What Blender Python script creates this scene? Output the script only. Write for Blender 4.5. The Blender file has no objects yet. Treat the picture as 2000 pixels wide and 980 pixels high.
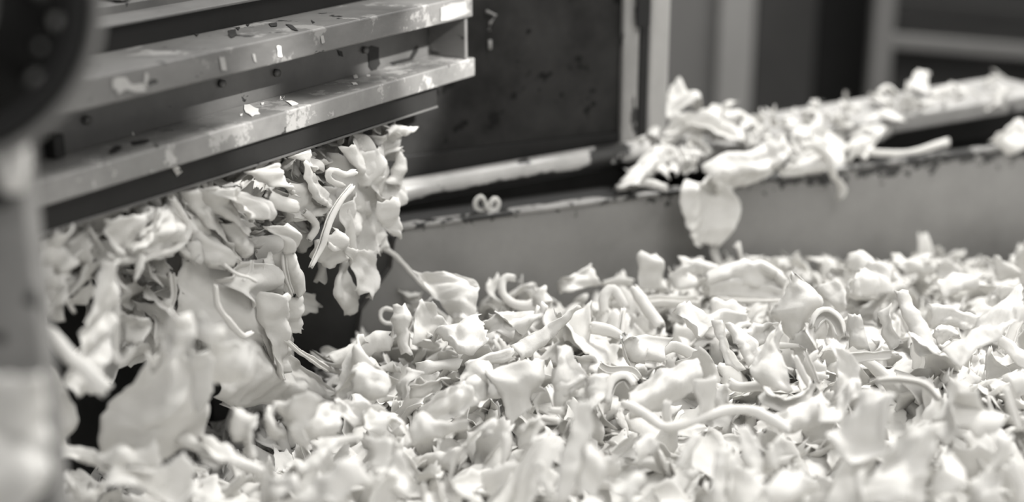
import bpy, math, random
import numpy as np
from math import sin, cos, radians, pi
from mathutils import Vector, Matrix
C = bpy.context.scene
# ------------------------------------------------------------------ camera, light, exposure
F = 2800.0; H = 0.6; PIT = radians(18)          # focal length in px of the 2000x980 frame; the pile lies at z = 0
cam_d = bpy.data.cameras.new('camera'); cam = bpy.data.objects.new('camera', cam_d); C.collection.objects.link(cam)
cam.location = (0, 0, H); cam.rotation_euler = (pi/2 - PIT, 0, 0)
cam_d.sensor_width = 36; cam_d.lens = 36*F/2000; cam_d.clip_start = .05; cam_d.clip_end = 60
cam_d.dof.use_dof = True; cam_d.dof.focus_distance = 1.53; cam_d.dof.aperture_fstop = 1.65; cam_d.dof.aperture_blades = 0
C.camera = cam
w = bpy.data.worlds.new('world'); C.world = w; w.use_nodes = True
w.node_tree.nodes['Background'].inputs[0].default_value = (1, .985, .96, 1)
w.node_tree.nodes['Background'].inputs[1].default_value = .60
def area(name, loc, aim, size, power, sy=None):
    l = bpy.data.lights.new(name, 'AREA'); l.energy = power; l.size = size; l.color = (1, .985, .96)
    if sy: l.shape = 'RECTANGLE'; l.size_y = sy
    o = bpy.data.objects.new(name, l); C.collection.objects.link(o); o.location = loc
    o.rotation_euler = (Vector(aim) - Vector(loc)).to_track_quat('-Z', 'Y').to_euler(); return o
area('workshop_lamp', (1.3, 2.9, 3.4), (.1, 1.5, 0), 1.3, 205)
area('window_light', (.9, .1, 2.2), (0, 1.6, 0), 1.2, 24)
def spot(name, loc, aim, deg, power):
    l = bpy.data.lights.new(name, 'SPOT'); l.energy = power; l.spot_size = radians(deg); l.spot_blend = .5; l.shadow_soft_size = .02; l.color = (1, .985, .96)
    o = bpy.data.objects.new(name, l); C.collection.objects.link(o); o.location = loc
    o.rotation_euler = (Vector(aim) - Vector(loc)).to_track_quat('-Z', 'Y').to_euler()
spot('added_ledge_spot', (1.3, .7, 1.5), (-.075, 1.68, .30), 5.6, 520)  # added narrow beam, no fixture: bright patch at the rails' right end
spot('added_ledge_spot', (1.2, .4, 1.5), (-.25, 1.43, .28), 4.0, 300)  # second added beam, for the bright patch farther left on the ledge
C.view_settings.view_transform = 'Standard'; C.view_settings.look = 'None'
C.view_settings.exposure = 0.14; C.view_settings.gamma = 1
# ------------------------------------------------------------------ measuring helpers
CAM = np.array([0, 0, H])
def ray(x, y):
    a = (x-1000)/F; b = (490-y)/F
    return np.array([a, cos(PIT)+b*sin(PIT), b*cos(PIT)-sin(PIT)])
def at(x, y, Y): r = ray(x, y); return CAM + r*Y/r[1]
def onz(x, y, z): r = ray(x, y); return CAM + r*(z-H)/r[2]
def onpl(x, y, P0, n): r = ray(x, y); return CAM + r*np.dot(P0-CAM, n)/np.dot(r, n)
UP = np.array([0, 0, 1.])
def frame(deg): a = radians(deg); return np.array([sin(a), cos(a), 0]), np.array([cos(a), -sin(a), 0])
PU, PN = frame(31.4); P0 = at(60, 412, 1.15)          # the press head: along PU, its face towards PN
WU, WN = frame(65);   W0 = at(1300, 378, 1.85)         # the tub wall
def bar(s, q, z): v = P0 + PU*s - PN*q; return np.array([v[0], v[1], z])      # s along, q behind its face
def wall(s, q, z): v = W0 + WU*s + WN*q; return np.array([v[0], v[1], z])     # q in front of the wall
def px_of(p):
    d = np.asarray(p) - CAM; f = d[1]*cos(PIT)-d[2]*sin(PIT); u = d[1]*sin(PIT)+d[2]*cos(PIT)
    return 1000+F*d[0]/f, 490-F*u/f
TILE = dict(a=(0,0,2.),b=(500,0,2.),c=(60,220,2.882),d=(450,220,2.45),e=(600,480,3.267),f=(1000,480,3.267),g=(1400,480,3.267),h=(1700,480,3.267),
    i=(0,780,4.9),j=(400,720,3.77),k=(800,720,3.77),l=(1200,720,3.77),m=(1600,720,3.77),n=(1200,160,3.0625),o=(1550,130,3.267),
    p=(40,430,3.628),q=(40,600,3.266),r=(300,430,2.8),s=(600,450,1.849),t=(0,400,1.69),z=(0,0,1.))
# ------------------------------------------------------------------ object helpers
def mesh_obj(name, verts, faces, mat, parent=None, smooth=False):
    me = bpy.data.meshes.new(name); me.from_pydata([tuple(map(float, v)) for v in verts], [], faces)
    me.materials.append(mat)
    if smooth: me.polygons.foreach_set('use_smooth', [True]*len(me.polygons))
    me.update(); o = bpy.data.objects.new(name, me); C.collection.objects.link(o)
    if parent: o.parent = parent; o.matrix_parent_inverse = Matrix.Translation(-parent.location)
    return o
def tag(o, label=None, cat=None, group=None, kind=None):
    for k, v in (('label', label), ('category', cat), ('group', group), ('kind', kind)):
        if v: o[k] = v
    return o
def empty(name, loc, label, cat, group=None):
    o = bpy.data.objects.new(name, None); C.collection.objects.link(o); o.location = tuple(map(float, loc)); return tag(o, label, cat, group)
def prism(name, pts8, mat, parent=None, bevel=0):       # 8 corners: bottom ring 0-3, top ring 4-7
    o = mesh_obj(name, pts8, [(3,2,1,0),(4,5,6,7),(0,1,5,4),(1,2,6,5),(2,3,7,6),(3,0,4,7)], mat, parent)
    import bmesh
    bm = bmesh.new(); bm.from_mesh(o.data); bmesh.ops.recalc_face_normals(bm, faces=bm.faces); bm.to_mesh(o.data); bm.free()
    if bevel:
        m = o.modifiers.new('bevel', 'BEVEL'); m.width = bevel; m.segments = 2; m.limit_method = 'ANGLE'
    return o
def box_on(fr, s0, s1, q0, q1, z0, z1, name, mat, parent=None, bevel=.0008):
    return prism(name, [fr(s0,q0,z0),fr(s1,q0,z0),fr(s1,q1,z0),fr(s0,q1,z0),fr(s0,q0,z1),fr(s1,q0,z1),fr(s1,q1,z1),fr(s0,q1,z1)], mat, parent, bevel)
def box(name, x0, x1, y0, y1, z0, z1, mat, parent=None, bevel=0):
    return prism(name, [(x0,y0,z0),(x1,y0,z0),(x1,y1,z0),(x0,y1,z0),(x0,y0,z1),(x1,y0,z1),(x1,y1,z1),(x0,y1,z1)], mat, parent, bevel)
def pipe(name, path, r, mat, parent=None, n=20):
    path = [np.array(p, float) for p in path]; V = []; Fc = []
    for i, p in enumerate(path):
        t = path[min(i+1, len(path)-1)] - path[max(i-1, 0)]; t /= np.linalg.norm(t)
        a = np.cross(t, UP if abs(t[2]) < .9 else np.array([1., 0, 0])); a /= np.linalg.norm(a); b = np.cross(t, a)
        rr = r[i] if isinstance(r, (list, tuple)) else r
        V += [p + rr*(cos(2*pi*k/n)*a + sin(2*pi*k/n)*b) for k in range(n)]
    for i in range(len(path)-1):
        for k in range(n): Fc.append((i*n+k, i*n+(k+1) % n, (i+1)*n+(k+1) % n, (i+1)*n+k))
    Fc.append(tuple(range(n-1, -1, -1))); Fc.append(tuple((len(path)-1)*n+k for k in range(n)))
    return mesh_obj(name, V, Fc, mat, parent, True)
# ------------------------------------------------------------------ materials
def new_mat(name):
    m = bpy.data.materials.new(name); m.use_nodes = True; nt = m.node_tree
    return m, nt, nt.nodes['Principled BSDF']
def N(nt, t, **k):
    n = nt.nodes.new(t)
    for a, v in k.items():
        if a in n.inputs: n.inputs[a].default_value = v
        else: setattr(n, a, v)
    return n
def gray(v): return (v, v*.985, v*.955, 1)
def ramp(nt, src, stops, interp='LINEAR'):
    r = nt.nodes.new('ShaderNodeValToRGB'); r.color_ramp.interpolation = interp
    e = r.color_ramp.elements
    while len(e) < len(stops): e.new(.5)
    for i, (p, v) in enumerate(stops): e[i].position = p; e[i].color = v if isinstance(v, tuple) else gray(v)
    nt.links.new(src, r.inputs[0]); return r.outputs[0]
def mix(nt, fac, a, b):
    m = nt.nodes.new('ShaderNodeMix'); m.data_type = 'RGBA'
    nt.links.new(fac, m.inputs[0])
    for s, v in ((6, a), (7, b)):
        if isinstance(v, tuple): m.inputs[s].default_value = v
        else: nt.links.new(v, m.inputs[s])
    return m.outputs[2]
def worn(name, base, chip=None, chip_at=.68, cs=40, mott=.15, rough=.45, ms=9, metal=0, bump=.15, spec=.5, stretch=(1,1,1)):
    m, nt, b = new_mat(name); tc = N(nt, 'ShaderNodeTexCoord'); mp = N(nt, 'ShaderNodeMapping'); mp.inputs['Scale'].default_value = stretch
    nt.links.new(tc.outputs['Object'], mp.inputs[0])
    n1 = N(nt, 'ShaderNodeTexNoise', Scale=float(ms), Detail=6.0, Roughness=.65); nt.links.new(mp.outputs[0], n1.inputs['Vector'])
    col = ramp(nt, n1.outputs[0], [(.3, base*(1-mott)), (.7, base*(1+mott))])
    if chip is not None:
        n2 = N(nt, 'ShaderNodeTexNoise', Scale=float(cs), Detail=5.0, Roughness=.6); nt.links.new(mp.outputs[0], n2.inputs['Vector'])
        f = ramp(nt, n2.outputs[0], [(chip_at-.01, (0,0,0,1)), (chip_at+.01, (1,1,1,1))])
        col = mix(nt, f, col, gray(chip))
    nt.links.new(col, b.inputs['Base Color']); b.inputs['Roughness'].default_value = rough; b.inputs['Metallic'].default_value = metal
    b.inputs['Specular IOR Level'].default_value = spec
    n3 = N(nt, 'ShaderNodeTexNoise', Scale=120.0, Detail=4.0); nt.links.new(mp.outputs[0], n3.inputs['Vector'])
    bp = N(nt, 'ShaderNodeBump', Strength=bump, Distance=.001); nt.links.new(n3.outputs[0], bp.inputs['Height']); nt.links.new(bp.outputs[0], b.inputs['Normal'])
    return m
def scrap_mat():
    m, nt, b = new_mat('pale_scrap'); tc = N(nt, 'ShaderNodeTexCoord'); oi = N(nt, 'ShaderNodeObjectInfo')
    n1 = N(nt, 'ShaderNodeTexNoise', Scale=22.0, Detail=5.0, Roughness=.6); nt.links.new(tc.outputs['Object'], n1.inputs['Vector'])
    c1 = ramp(nt, n1.outputs[0], [(.3, (.71,.70,.67,1)), (.65, (.80,.79,.765,1))])
    c2 = mix(nt, oi.outputs['Random'], (.93,.93,.93,1), (1,1,1,1))
    mm = nt.nodes.new('ShaderNodeMix'); mm.data_type = 'RGBA'; mm.blend_type = 'MULTIPLY'; mm.inputs[0].default_value = 1
    nt.links.new(c1, mm.inputs[6]); nt.links.new(c2, mm.inputs[7])
    b.inputs['Roughness'].default_value = .7; b.inputs['Specular IOR Level'].default_value = .12
    nt.links.new(mm.outputs[2], b.inputs['Base Color'])
    n2 = N(nt, 'ShaderNodeTexNoise', Scale=160.0, Detail=5.0, Roughness=.7); nt.links.new(tc.outputs['Object'], n2.inputs['Vector'])
    bp = N(nt, 'ShaderNodeBump', Strength=.35, Distance=.0012); nt.links.new(n2.outputs[0], bp.inputs['Height']); nt.links.new(bp.outputs[0], b.inputs['Normal'])
    tr = N(nt, 'ShaderNodeBsdfTranslucent'); nt.links.new(mm.outputs[2], tr.inputs[0])
    mx = N(nt, 'ShaderNodeMixShader'); mx.inputs[0].default_value = .15
    nt.links.new(b.outputs[0], mx.inputs[1]); nt.links.new(tr.outputs[0], mx.inputs[2])
    nt.links.new(mx.outputs[0], nt.nodes['Material Output'].inputs[0]); return m
SCRAP = scrap_mat()
def patchy(m, lite, at_, sc, thr=.60):                       # lighter paint showing in ragged patches
    nt = m.node_tree; b = nt.nodes['Principled BSDF']; old = b.inputs['Base Color'].links[0].from_socket
    tc = N(nt, 'ShaderNodeTexCoord'); n = N(nt, 'ShaderNodeTexNoise', Scale=float(sc), Detail=7.0, Roughness=.7); nt.links.new(tc.outputs['Object'], n.inputs['Vector'])
    f = ramp(nt, n.outputs[0], [(thr-.015, (0,0,0,1)), (thr+.015, (.8,.8,.8,1))]); nt.links.new(mix(nt, f, old, gray(lite)), b.inputs['Base Color']); return m
HEAD = patchy(worn('grey_machine_paint', .115, .02, .66, 26, .35, .34, 7, stretch=(1,1,2.5), spec=.6), .26, 0, 13, .58)
LEDGE = patchy(worn('worn_light_grey_paint', .175, .03, .67, 22, .35, .24, 8, spec=.8), .36, 0, 15, .56)
WEB = worn('dull_grey_steel', .10, .012, .68, 22, .3, .45, 8)
STRIP = worn('black_painted_steel', .020, .006, .70, 60, .2, .5, 12, spec=.2)
BLACK = worn('black_parts_and_void', .010, None, rough=.7)  # flat black for small dark parts; also stands in for shade in recesses
PANEL = worn('dark_blotchy_steel', .030, .007, .62, 26, .6, .6, 8, spec=.15)
DARKWALL = worn('dark_tub_steel', .055, None, mott=.3, rough=.6, ms=8, spec=.3)
FRAME = worn('flaking_cream_paint', .30, .03, .60, 28, .35, .6, 14, stretch=(1,1,.35))
POST = worn('cream_post_paint', .42, .15, .68, 30, .2, .6, 12, stretch=(1,1,.4))
PIPE = worn('worn_white_pipe_paint', .45, .03, .60, 14, .3, .28, 10, spec=.6)
LIP = worn('scuffed_lip_paint', .24, .015, .52, 30, .4, .5, 16)
BEAM = worn('grey_beam_paint', .34, .12, .66, 30, .2, .5, 12)
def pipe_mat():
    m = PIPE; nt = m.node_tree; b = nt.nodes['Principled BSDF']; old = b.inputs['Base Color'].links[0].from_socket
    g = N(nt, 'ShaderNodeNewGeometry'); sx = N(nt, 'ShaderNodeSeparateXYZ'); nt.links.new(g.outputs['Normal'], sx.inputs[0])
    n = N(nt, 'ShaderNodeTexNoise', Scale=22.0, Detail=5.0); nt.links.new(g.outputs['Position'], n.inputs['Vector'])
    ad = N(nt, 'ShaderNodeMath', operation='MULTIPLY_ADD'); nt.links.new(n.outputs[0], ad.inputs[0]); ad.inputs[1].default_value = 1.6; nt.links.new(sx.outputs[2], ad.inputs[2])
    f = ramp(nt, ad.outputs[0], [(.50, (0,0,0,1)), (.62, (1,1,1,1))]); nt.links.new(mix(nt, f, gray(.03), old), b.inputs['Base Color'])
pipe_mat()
def wall_mat():
    m = worn('grey_tub_paint', .245, .02, .80, 70, .16, .42, 9); nt = m.node_tree; b = nt.nodes['Principled BSDF']
    old = b.inputs['Base Color'].links[0].from_socket
    geo = N(nt, 'ShaderNodeNewGeometry'); sx = N(nt, 'ShaderNodeSeparateXYZ'); nt.links.new(geo.outputs['Position'], sx.inputs[0])
    hz = N(nt, 'ShaderNodeMapRange'); hz.inputs['From Min'].default_value = .035; hz.inputs['From Max'].default_value = .083; nt.links.new(sx.outputs[2], hz.inputs[0])
    n = N(nt, 'ShaderNodeTexNoise', Scale=38.0, Detail=6.0, Roughness=.7); nt.links.new(geo.outputs['Position'], n.inputs['Vector'])
    mu = N(nt, 'ShaderNodeMath', operation='MULTIPLY'); nt.links.new(hz.outputs[0], mu.inputs[0])
    hx = N(nt, 'ShaderNodeMapRange'); hx.inputs['From Min'].default_value = .1; hx.inputs['From Max'].default_value = .5; hx.inputs['To Min'].default_value = .22; hx.inputs['To Max'].default_value = .42
    nt.links.new(sx.outputs[0], hx.inputs[0]); nt.links.new(hx.outputs[0], mu.inputs[1])
    ad = N(nt, 'ShaderNodeMath', operation='ADD'); nt.links.new(n.outputs[0], ad.inputs[0]); nt.links.new(mu.outputs[0], ad.inputs[1])
    f = ramp(nt, ad.outputs[0], [(.765, (0,0,0,1)), (.785, (1,1,1,1))])
    nt.links.new(mix(nt, f, old, gray(.02)), b.inputs['Base Color']); return m
WALL = wall_mat()
# ------------------------------------------------------------------ the place behind the machine
BGW = worn('dim_plaster', .10, None, mott=.12, rough=.8, ms=2); FLOORM = worn('concrete_floor', .12, None, mott=.2, rough=.8, ms=3)
box('floor', -5, 6, -3, 7, -1.05, -1.0, FLOORM)['kind'] = 'structure'
def bgx(px, Y): return at(px, 120, Y)[0]
def bg(name, x0, x1, Y, d, mat, z0=-1.0, z1=1.6, parent=None):
    return box(name, bgx(x0, Y), bgx(x1, Y), Y, Y+d, z0, z1, mat, parent, .004)
tag(bg('wall_back', -1200, 4200, 4.9, .1, BGW), kind='structure')
M1 = worn('grey_locker_paint', .14, None, mott=.1, rough=.7, ms=4); M2 = worn('pale_locker_edge', .25, None, mott=.1, rough=.7, ms=4)
M3 = worn('dark_doorway', .012, None, mott=.3, rough=.85, ms=3); M4 = worn('charcoal_panel', .045, None, mott=.2, rough=.8, ms=3)
M5 = worn('grey_rack_paint', .15, None, mott=.1, rough=.7, ms=5); M6 = worn('dark_rack_panel', .038, None, mott=.3, rough=.8, ms=5)
bc = empty('cabinet', (bgx(1350, 4.1), 4.1, -1), 'tall blurred grey cabinet with a paler edge behind the cream post', 'cabinet')
bg('side_panel', 1235, 1400, 4.1, .4, M1, parent=bc); bg('edge_strip', 1402, 1470, 4.06, .44, M2, parent=bc)
cp = bg('dark_board', 1472, 1590, 4.3, .03, M4); tag(cp, 'charcoal upright board beside the pale cabinet edge in the blurred background', 'board')
dw = bg('door_1', 1592, 1700, 4.5, .04, M3); tag(dw, kind='structure')  # near-black slab: the dark of the doorway put into its colour
rk = empty('shelf_rack', (bgx(1850, 4.0), 4.0, -1), 'grey blurred storage rack frame with crossbars behind the heaped ledge', 'rack')
bg('post', 1702, 1742, 4.0, .05, M5, parent=rk); bg('post', 2120, 2160, 4.0, .05, M5, parent=rk)
def cross(n, y0, y1, m, Y=4.0):
    a = at(1742, y0, Y)[2]; b = at(1742, y1, Y)[2]; c = at(2120, y0+32, Y)[2]; d = at(2120, y1+32, Y)[2]
    x0 = bgx(1740, Y); x1 = bgx(2122, Y)
    return prism(n, [(x0,Y,b),(x1,Y,d),(x1,Y+.04,d),(x0,Y+.04,b),(x0,Y,a),(x1,Y,c),(x1,Y+.04,c),(x0,Y+.04,a)], m, rk, .003)
cross('crossbar', 68, 94, M5); cross('crossbar', -60, -36, M5); cross('crossbar', 320, 350, M5)
bg('back_panel', 1742, 2120, 4.12, .02, M6, parent=rk)
cross('crossbar', 0, 10, M4, 4.06); cross('crossbar', 40, 66, M4, 4.06)
# ------------------------------------------------------------------ the tub
tub = empty('collecting_tub', W0*[1,1,0], 'grey painted steel tub wall with chipped rim around the pile of scraps', 'tub')
def sW(px, py, q=0): p = onpl(px, py, W0+WN*q, WN); return float(np.dot(p-W0, WU)), float(p[2])
# light grey plate with a rounded upper left corner
sl, zt = sW(775, 437); cr_ = .022; pts = []
s_bot, _ = sW(700, 660); zb = -.30
prof = [(s_bot-.006, zb), (s_bot-.004, -.07), (s_bot+.006, -.02), (sl-.008, .03)]
for k in range(9):
    a = pi - k*pi/16; prof.append((sl-.004+cr_+cr_*cos(a), .078-cr_+cr_*sin(a)))
prof += [(1.35, .078), (1.35, zb)]
n = len(prof); V = [wall(s, 0, z) for s, z in prof] + [wall(s, -.012, z) for s, z in prof]
mesh_obj('wall_plate', V, [tuple(range(n)), tuple(range(2*n-1, n-1, -1))] + [(i, (i+1) % n, n+(i+1) % n, n+i) for i in range(n)], WALL, tub)
box_on(wall, -1.3, 1.35, -.032, -.0125, -.30, .066, 'back_plate', DARKWALL, tub)
box_on(wall, sl-.01, 1.35, -.014, .005, .0785, .0845, 'rim_lip', LIP, tub, .002)
box_on(wall, -1.3, 1.35, -.16, -.033, .03, .05, 'channel_floor', BLACK, tub)  # black colour stands in for the shade inside the slot
box_on(wall, -1.3, 1.35, -.20, -.16, -.30, .10, 'outer_plate', DARKWALL, tub)
box('tub_floor', -1.3, 1.6, .25, 2.6, -.33, -.31, DARKWALL, tub)
# ledge pipe and beam
a_ = wall(sW(770, 390, -.07)[0], -.07, sW(770, 390, -.07)[1]); b_ = onpl(1262, 303, W0-WN*.07, WN)
e_ = onpl(2050, 205, W0-WN*.09, WN)
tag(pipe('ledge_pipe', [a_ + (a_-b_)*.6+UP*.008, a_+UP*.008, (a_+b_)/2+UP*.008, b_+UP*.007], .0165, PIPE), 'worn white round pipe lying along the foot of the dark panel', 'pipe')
def lerp(a, b, t): return a+(b-a)*t
def beam(name, p0, p1, hgt, dep, mat, parent=None):
    d = -WN*dep; h = UP*hgt
    return prism(name, [p0, p1, p1+d, p0+d, p0+h, p1+h, p1+d+h, p0+d+h], mat, parent, .004)
bp0 = onpl(1262, 345, W0-WN*.08, WN); bp1 = onpl(2060, 207, W0-WN*.08, WN)
tag(beam('ledge_beam', bp0, bp1, .026, .13, BEAM), 'light grey beam running behind the rim under the heaped scraps', 'beam')
# panel, frame strip and post
pn = empty('steel_panel', onpl(1000, 310, W0-WN*.09, WN), 'large dark blotchy steel panel standing behind the rim', 'panel')
def vplate(name, pxs, ys, q, dep, ztop, mat, parent=None, bev=.001):
    a = onpl(pxs[0], ys[0], W0-WN*q, WN); b = onpl(pxs[1], ys[1], W0-WN*q, WN); d = -WN*dep
    A = a.copy(); B = b.copy(); A[2] = ztop; B[2] = ztop
    return prism(name, [a, b, b+d, a+d, A, B, B+d, A+d], mat, parent, bev)
vplate('sheet', (560, 1222), (392, 276), .09, .006, .62, PANEL, pn)
vplate('bottom_rail', (700, 1254), (380, 290), .085, .014, .148, STRIP, pn)
vplate('frame_strip', (1214, 1244), (281, 275), .078, .012, .62, FRAME, pn, .003)
vplate('dark_gap_strip', (1246, 1262), (280, 276), .082, .01, .62, BLACK, pn)  # black strip standing in for the shaded gap beside the post
po = vplate('square_post', (1263, 1300), (330, 322), .095, .03, .62, POST, None, .003)
tag(po, 'pale flaking square post at the right edge of the dark panel', 'post')
bs = empty('hinge', onpl(1255, 60, W0-WN*.07, WN), 'small dark hinge between panel frame and cream post', 'hinge')
for y0, y1 in ((52, -30), (-34, -80)):
    a = onpl(1240, y0, W0-WN*.072, WN); b = onpl(1266, y0, W0-WN*.072, WN); zt_ = onpl(1250, y1, W0-WN*.072, WN)[2]; d = WN*.006
    A = a.copy(); B = b.copy(); A[2] = B[2] = zt_
    prism('hinge_leaf', [a+d, b+d, b, a, A+d, B+d, B, A], BLACK, bs, .002)
lt = empty('latch_hook', onpl(957, 70, W0-WN*.085, WN), 'small pale bent latch hook fixed high on the dark panel', 'latch')
pipe('hook', [onpl(x, y, W0-WN*.082, WN) for x, y in ((950, 22), (968, 30), (958, 45), (955, 60))], .0022, BEAM, lt, 8)
pipe('pin', [onpl(x, y, W0-WN*.082, WN) for x, y in ((957, 78), (957, 96))], .0025, BEAM, lt, 8)
# ------------------------------------------------------------------ the press head
hd = empty('press_head', bar(.3, .05, .237), 'grey machine head of stacked steel rails above the scraps', 'machine')
S0, S1 = -.10, .686
box_on(bar, S0, S1, .0, .058, .2615, .284, 'lower_rail', LEDGE, hd, .0016)
box_on(bar, S0, S1-.012, .0585, .075, .2615, .345, 'web', WEB, hd)
box_on(bar, S0, S1-.004, .0, .085, .3345, .3605, 'upper_rail', HEAD, hd, .0016)
box_on(bar, S0, S1-.05, .0855, .12, .335, .383, 'upper_web', STRIP, hd)
box_on(bar, S0, S1-.05, .078, .13, .3835, .3865, 'top_edge', WEB, hd, .0008)
box_on(bar, S0, S1-.05, .125, .28, .30, .395, 'cover', WEB, hd)
box_on(bar, S0, .614, .008, .030, .237, .2612, 'wiper_strip', STRIP, hd, .001)
box_on(bar, S0, .614, .0065, .032, .2345, .2368, 'strip_edge', WEB, hd, .0005)
box_on(bar, S0, .60, .20, .30, -.25, .30, 'rear_housing', BLACK, hd)  # black so that the void under the head reads as deep shade
box_on(bar, S0, .60, .076, .20, .255, .33, 'under_cover', BLACK, hd)
box_on(bar, S1-.016, S1-.010, .004, .058, .2845, .334, 'end_plate', HEAD, hd, .001)
for k in range(9):                                           # slats of the cover at the top edge
    box_on(bar, .02+k*.045, .035+k*.045, .132, .26, .396, .402, 'slat', HEAD, hd)
for s, z in ((.30, .312), (.385, .309), (.12, .309), (.54, .31)):
    c = bar(s, .058, z); pipe('bolt', [c, c+PN*.004], .0042, WEB, hd, 12)
for s in (.035, .07):
    box_on(bar, s, s+.012, .045, .0582, .285, .305, 'bracket', STRIP, hd)
def fleck(t, pts, mat, where='face', name='paint_patch'):
    ox, oy, sc = TILE[t]; r_ = np.random.default_rng(len(pts)+int(pts[0][0])); P = []
    for x, y in pts:
        x = ox+x/sc; y = oy+y/sc; P.append(onpl(x, y, P0+PN*.0006, PN) if where == 'face' else onpl(x, y, P0-PN*.0578, PN) if where == 'web' else onz(x, y, .2846 if where == 'top' else .3611))
    nrm = PN if where in ('face', 'web') else UP; c = sum(P)/len(P); n = len(P)
    Q = []
    for i in range(n):                                             # ragged outline
        a, b_ = P[i], P[(i+1) % n]; Q += [a, (a+b_)/2 + (a-c)*r_.uniform(-.22, .22)]
    m = len(Q); V = Q + [q+nrm*.0004 for q in Q]
    return mesh_obj(name, V, [tuple(range(m)), tuple(range(2*m-1, m-1, -1))]+[(i, (i+1) % m, m+(i+1) % m, m+i) for i in range(m)], mat, hd)
WHITE = worn('white_paint_fleck', .8, None, mott=.05, rough=.5); PALE = worn('pale_paint_patch', .30, None, mott=.2, rough=.45, ms=30)
fleck('a', [(440,310),(490,300),(515,330),(575,325),(575,355),(530,360),(490,350),(460,370),(440,345)], PALE)
for t, q_ in (('a', [(855,220),(875,220),(885,275),(865,275)]), ('a', [(1080,180),(1097,180),(1103,222),(1085,220)]), ('a', [(985,210),(995,210),(1002,245),(994,243)])): fleck(t, q_, WHITE if q_[0][0] > 1000 else PALE)
fleck('a', [(565,285),(580,290),(572,345),(562,330)], PALE); fleck('b', [(250,140),(262,138),(268,165),(256,170)], PALE)
fleck('b', [(720,30),(760,12),(820,5),(838,45),(780,70),(720,82)], PALE)
for q_ in ([(955,410),(975,408),(1010,425),(1015,445),(985,455),(960,440)], [(1115,395),(1140,393),(1165,405),(1140,412)], [(1020,402),(1032,400),(1030,408),(1022,409)], [(938,446),(948,444),(946,451),(939,452)]): fleck('a', q_, WHITE, 'top')
for q_ in ([(380,295),(392,292),(398,303),(384,306)], [(372,323),(390,322),(398,331),(380,331)], [(432,293),(446,292),(445,299),(434,300)]): fleck('b', q_, WHITE, 'top')
for t, q_, wh in (('a', [(890,120),(920,115),(925,135),(905,148),(893,138)], 'upper'), ('a', [(1115,95),(1140,98),(1165,120),(1140,115)], 'upper'), ('a', [(1050,92),(1080,88),(1082,102),(1060,104)], 'upper'),
    ('a', [(920,108),(938,106),(932,118)], 'upper'), ('a', [(960,95),(975,93),(970,102)], 'upper'), ('a', [(758,132),(778,132),(770,142)], 'upper'), ('a', [(1215,78),(1230,88),(1222,90)], 'upper'),
    ('a', [(425,590),(450,570),(478,572),(455,595),(430,602)], 'top'), ('a', [(510,555),(550,548),(580,545),(570,558),(520,566)], 'top'), ('a', [(600,562),(620,568),(618,576)], 'top'),
    ('b', [(435,190),(480,185),(485,250),(465,280),(440,260)], 'web'), ('b', [(520,245),(600,225),(630,175),(635,180),(612,232),(540,255)], 'web'), ('b', [(318,195),(335,200),(340,222),(325,218)], 'web'),
    ('b', [(285,325),(400,300),(400,304),(290,332)], 'web'), ('a', [(1000,405),(1190,350),(1190,356),(1000,412)], 'web')):
    fleck(t, q_, STRIP, wh, 'paint_chip')
# ------------------------------------------------------------------ wheel and post in the left foreground
WY = .82
hw = empty('hand_wheel', at(-147, 0, WY), 'round dark hub cover with light rim, blurred in the upper left corner', 'wheel')
wc = at(-147, 0, WY); ax = wc-CAM; ax /= np.linalg.norm(ax); e1 = np.cross(ax, UP); e1 /= np.linalg.norm(e1); e2 = np.cross(e1, ax)
PXM = WY/F*1.05
def ring(name, R, r, mat, off=0, fl=1.0, parent=hw):
    V = []; Fc = []; n, m = 64, 12
    for i in range(n):
        d = cos(2*pi*i/n)*e1+sin(2*pi*i/n)*e2
        for k in range(m): V.append(wc + d*(R+r*cos(2*pi*k/m)) + ax*(off+fl*r*sin(2*pi*k/m)))
    for i in range(n):
        for k in range(m): Fc.append((i*m+k, i*m+(k+1) % m, ((i+1) % n)*m+(k+1) % m, ((i+1) % n)*m+k))
    return mesh_obj(name, V, Fc, mat, parent, True)
GLOSSB = worn('glossy_black_enamel', .006, None, rough=.5, bump=.02, spec=.25); RIMM = worn('grey_rim_paint', .17, None, mott=.15, rough=.45, ms=12)
ring('outer_rim', 309*PXM, 13*PXM, RIMM, 0, 1.6); ring('inner_rim', 268*PXM, 28*PXM, GLOSSB, -.002)
pipe('hub_plate', [wc+ax*.012, wc+ax*.022], 262*PXM, GLOSSB, hw, 64)
for ang, rr, sz in ((-13.5, 238, 14), (-42, 245, 19), (2, 205, 15), (-27, 220, 9), (10, 235, 12)):
    d = cos(radians(ang))*e1*rr*PXM + sin(radians(ang))*e2*rr*PXM; c = wc+d+ax*.012
    pipe('bolt', [c, c-ax*.008], [sz*PXM, sz*PXM*.8], HEAD, hw, 6)  # grey studs put in for blurred highlights on the dark hub cover
pipe('hub', [wc+ax*.012, wc-ax*.01], 120*PXM, HEAD, hw, 32)
br = at(22, 262, WY+.03); b2 = at(26, 372, WY+.03)
mk = pipe('guide_bracket', [br+UP*.01, br, (br+b2)/2, b2], [.008, .0095, .010, .007], worn('pale_bracket_paint', .8, None, rough=.5)); tag(mk, 'short pale bracket hanging below the dark hub cover', 'bracket')
pa = at(24, 350, WY+.05); x_ = .0095
pp = box('guide_post', pa[0]-.035, pa[0]+x_-.003, pa[1], pa[1]+.03, -.2, pa[2]+.06, worn('dull_post_paint', .19, .03, .66, 12, .35, .6, 10), None, .004)
tag(pp, 'dull grey machine post at the far left edge, out of focus', 'post')
bo = at(6, 372, WY+.045); pipe('knob', [bo-np.array([0,.012,0]), bo+np.array([0,.03,0])], .008, BLACK, pp)
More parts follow.
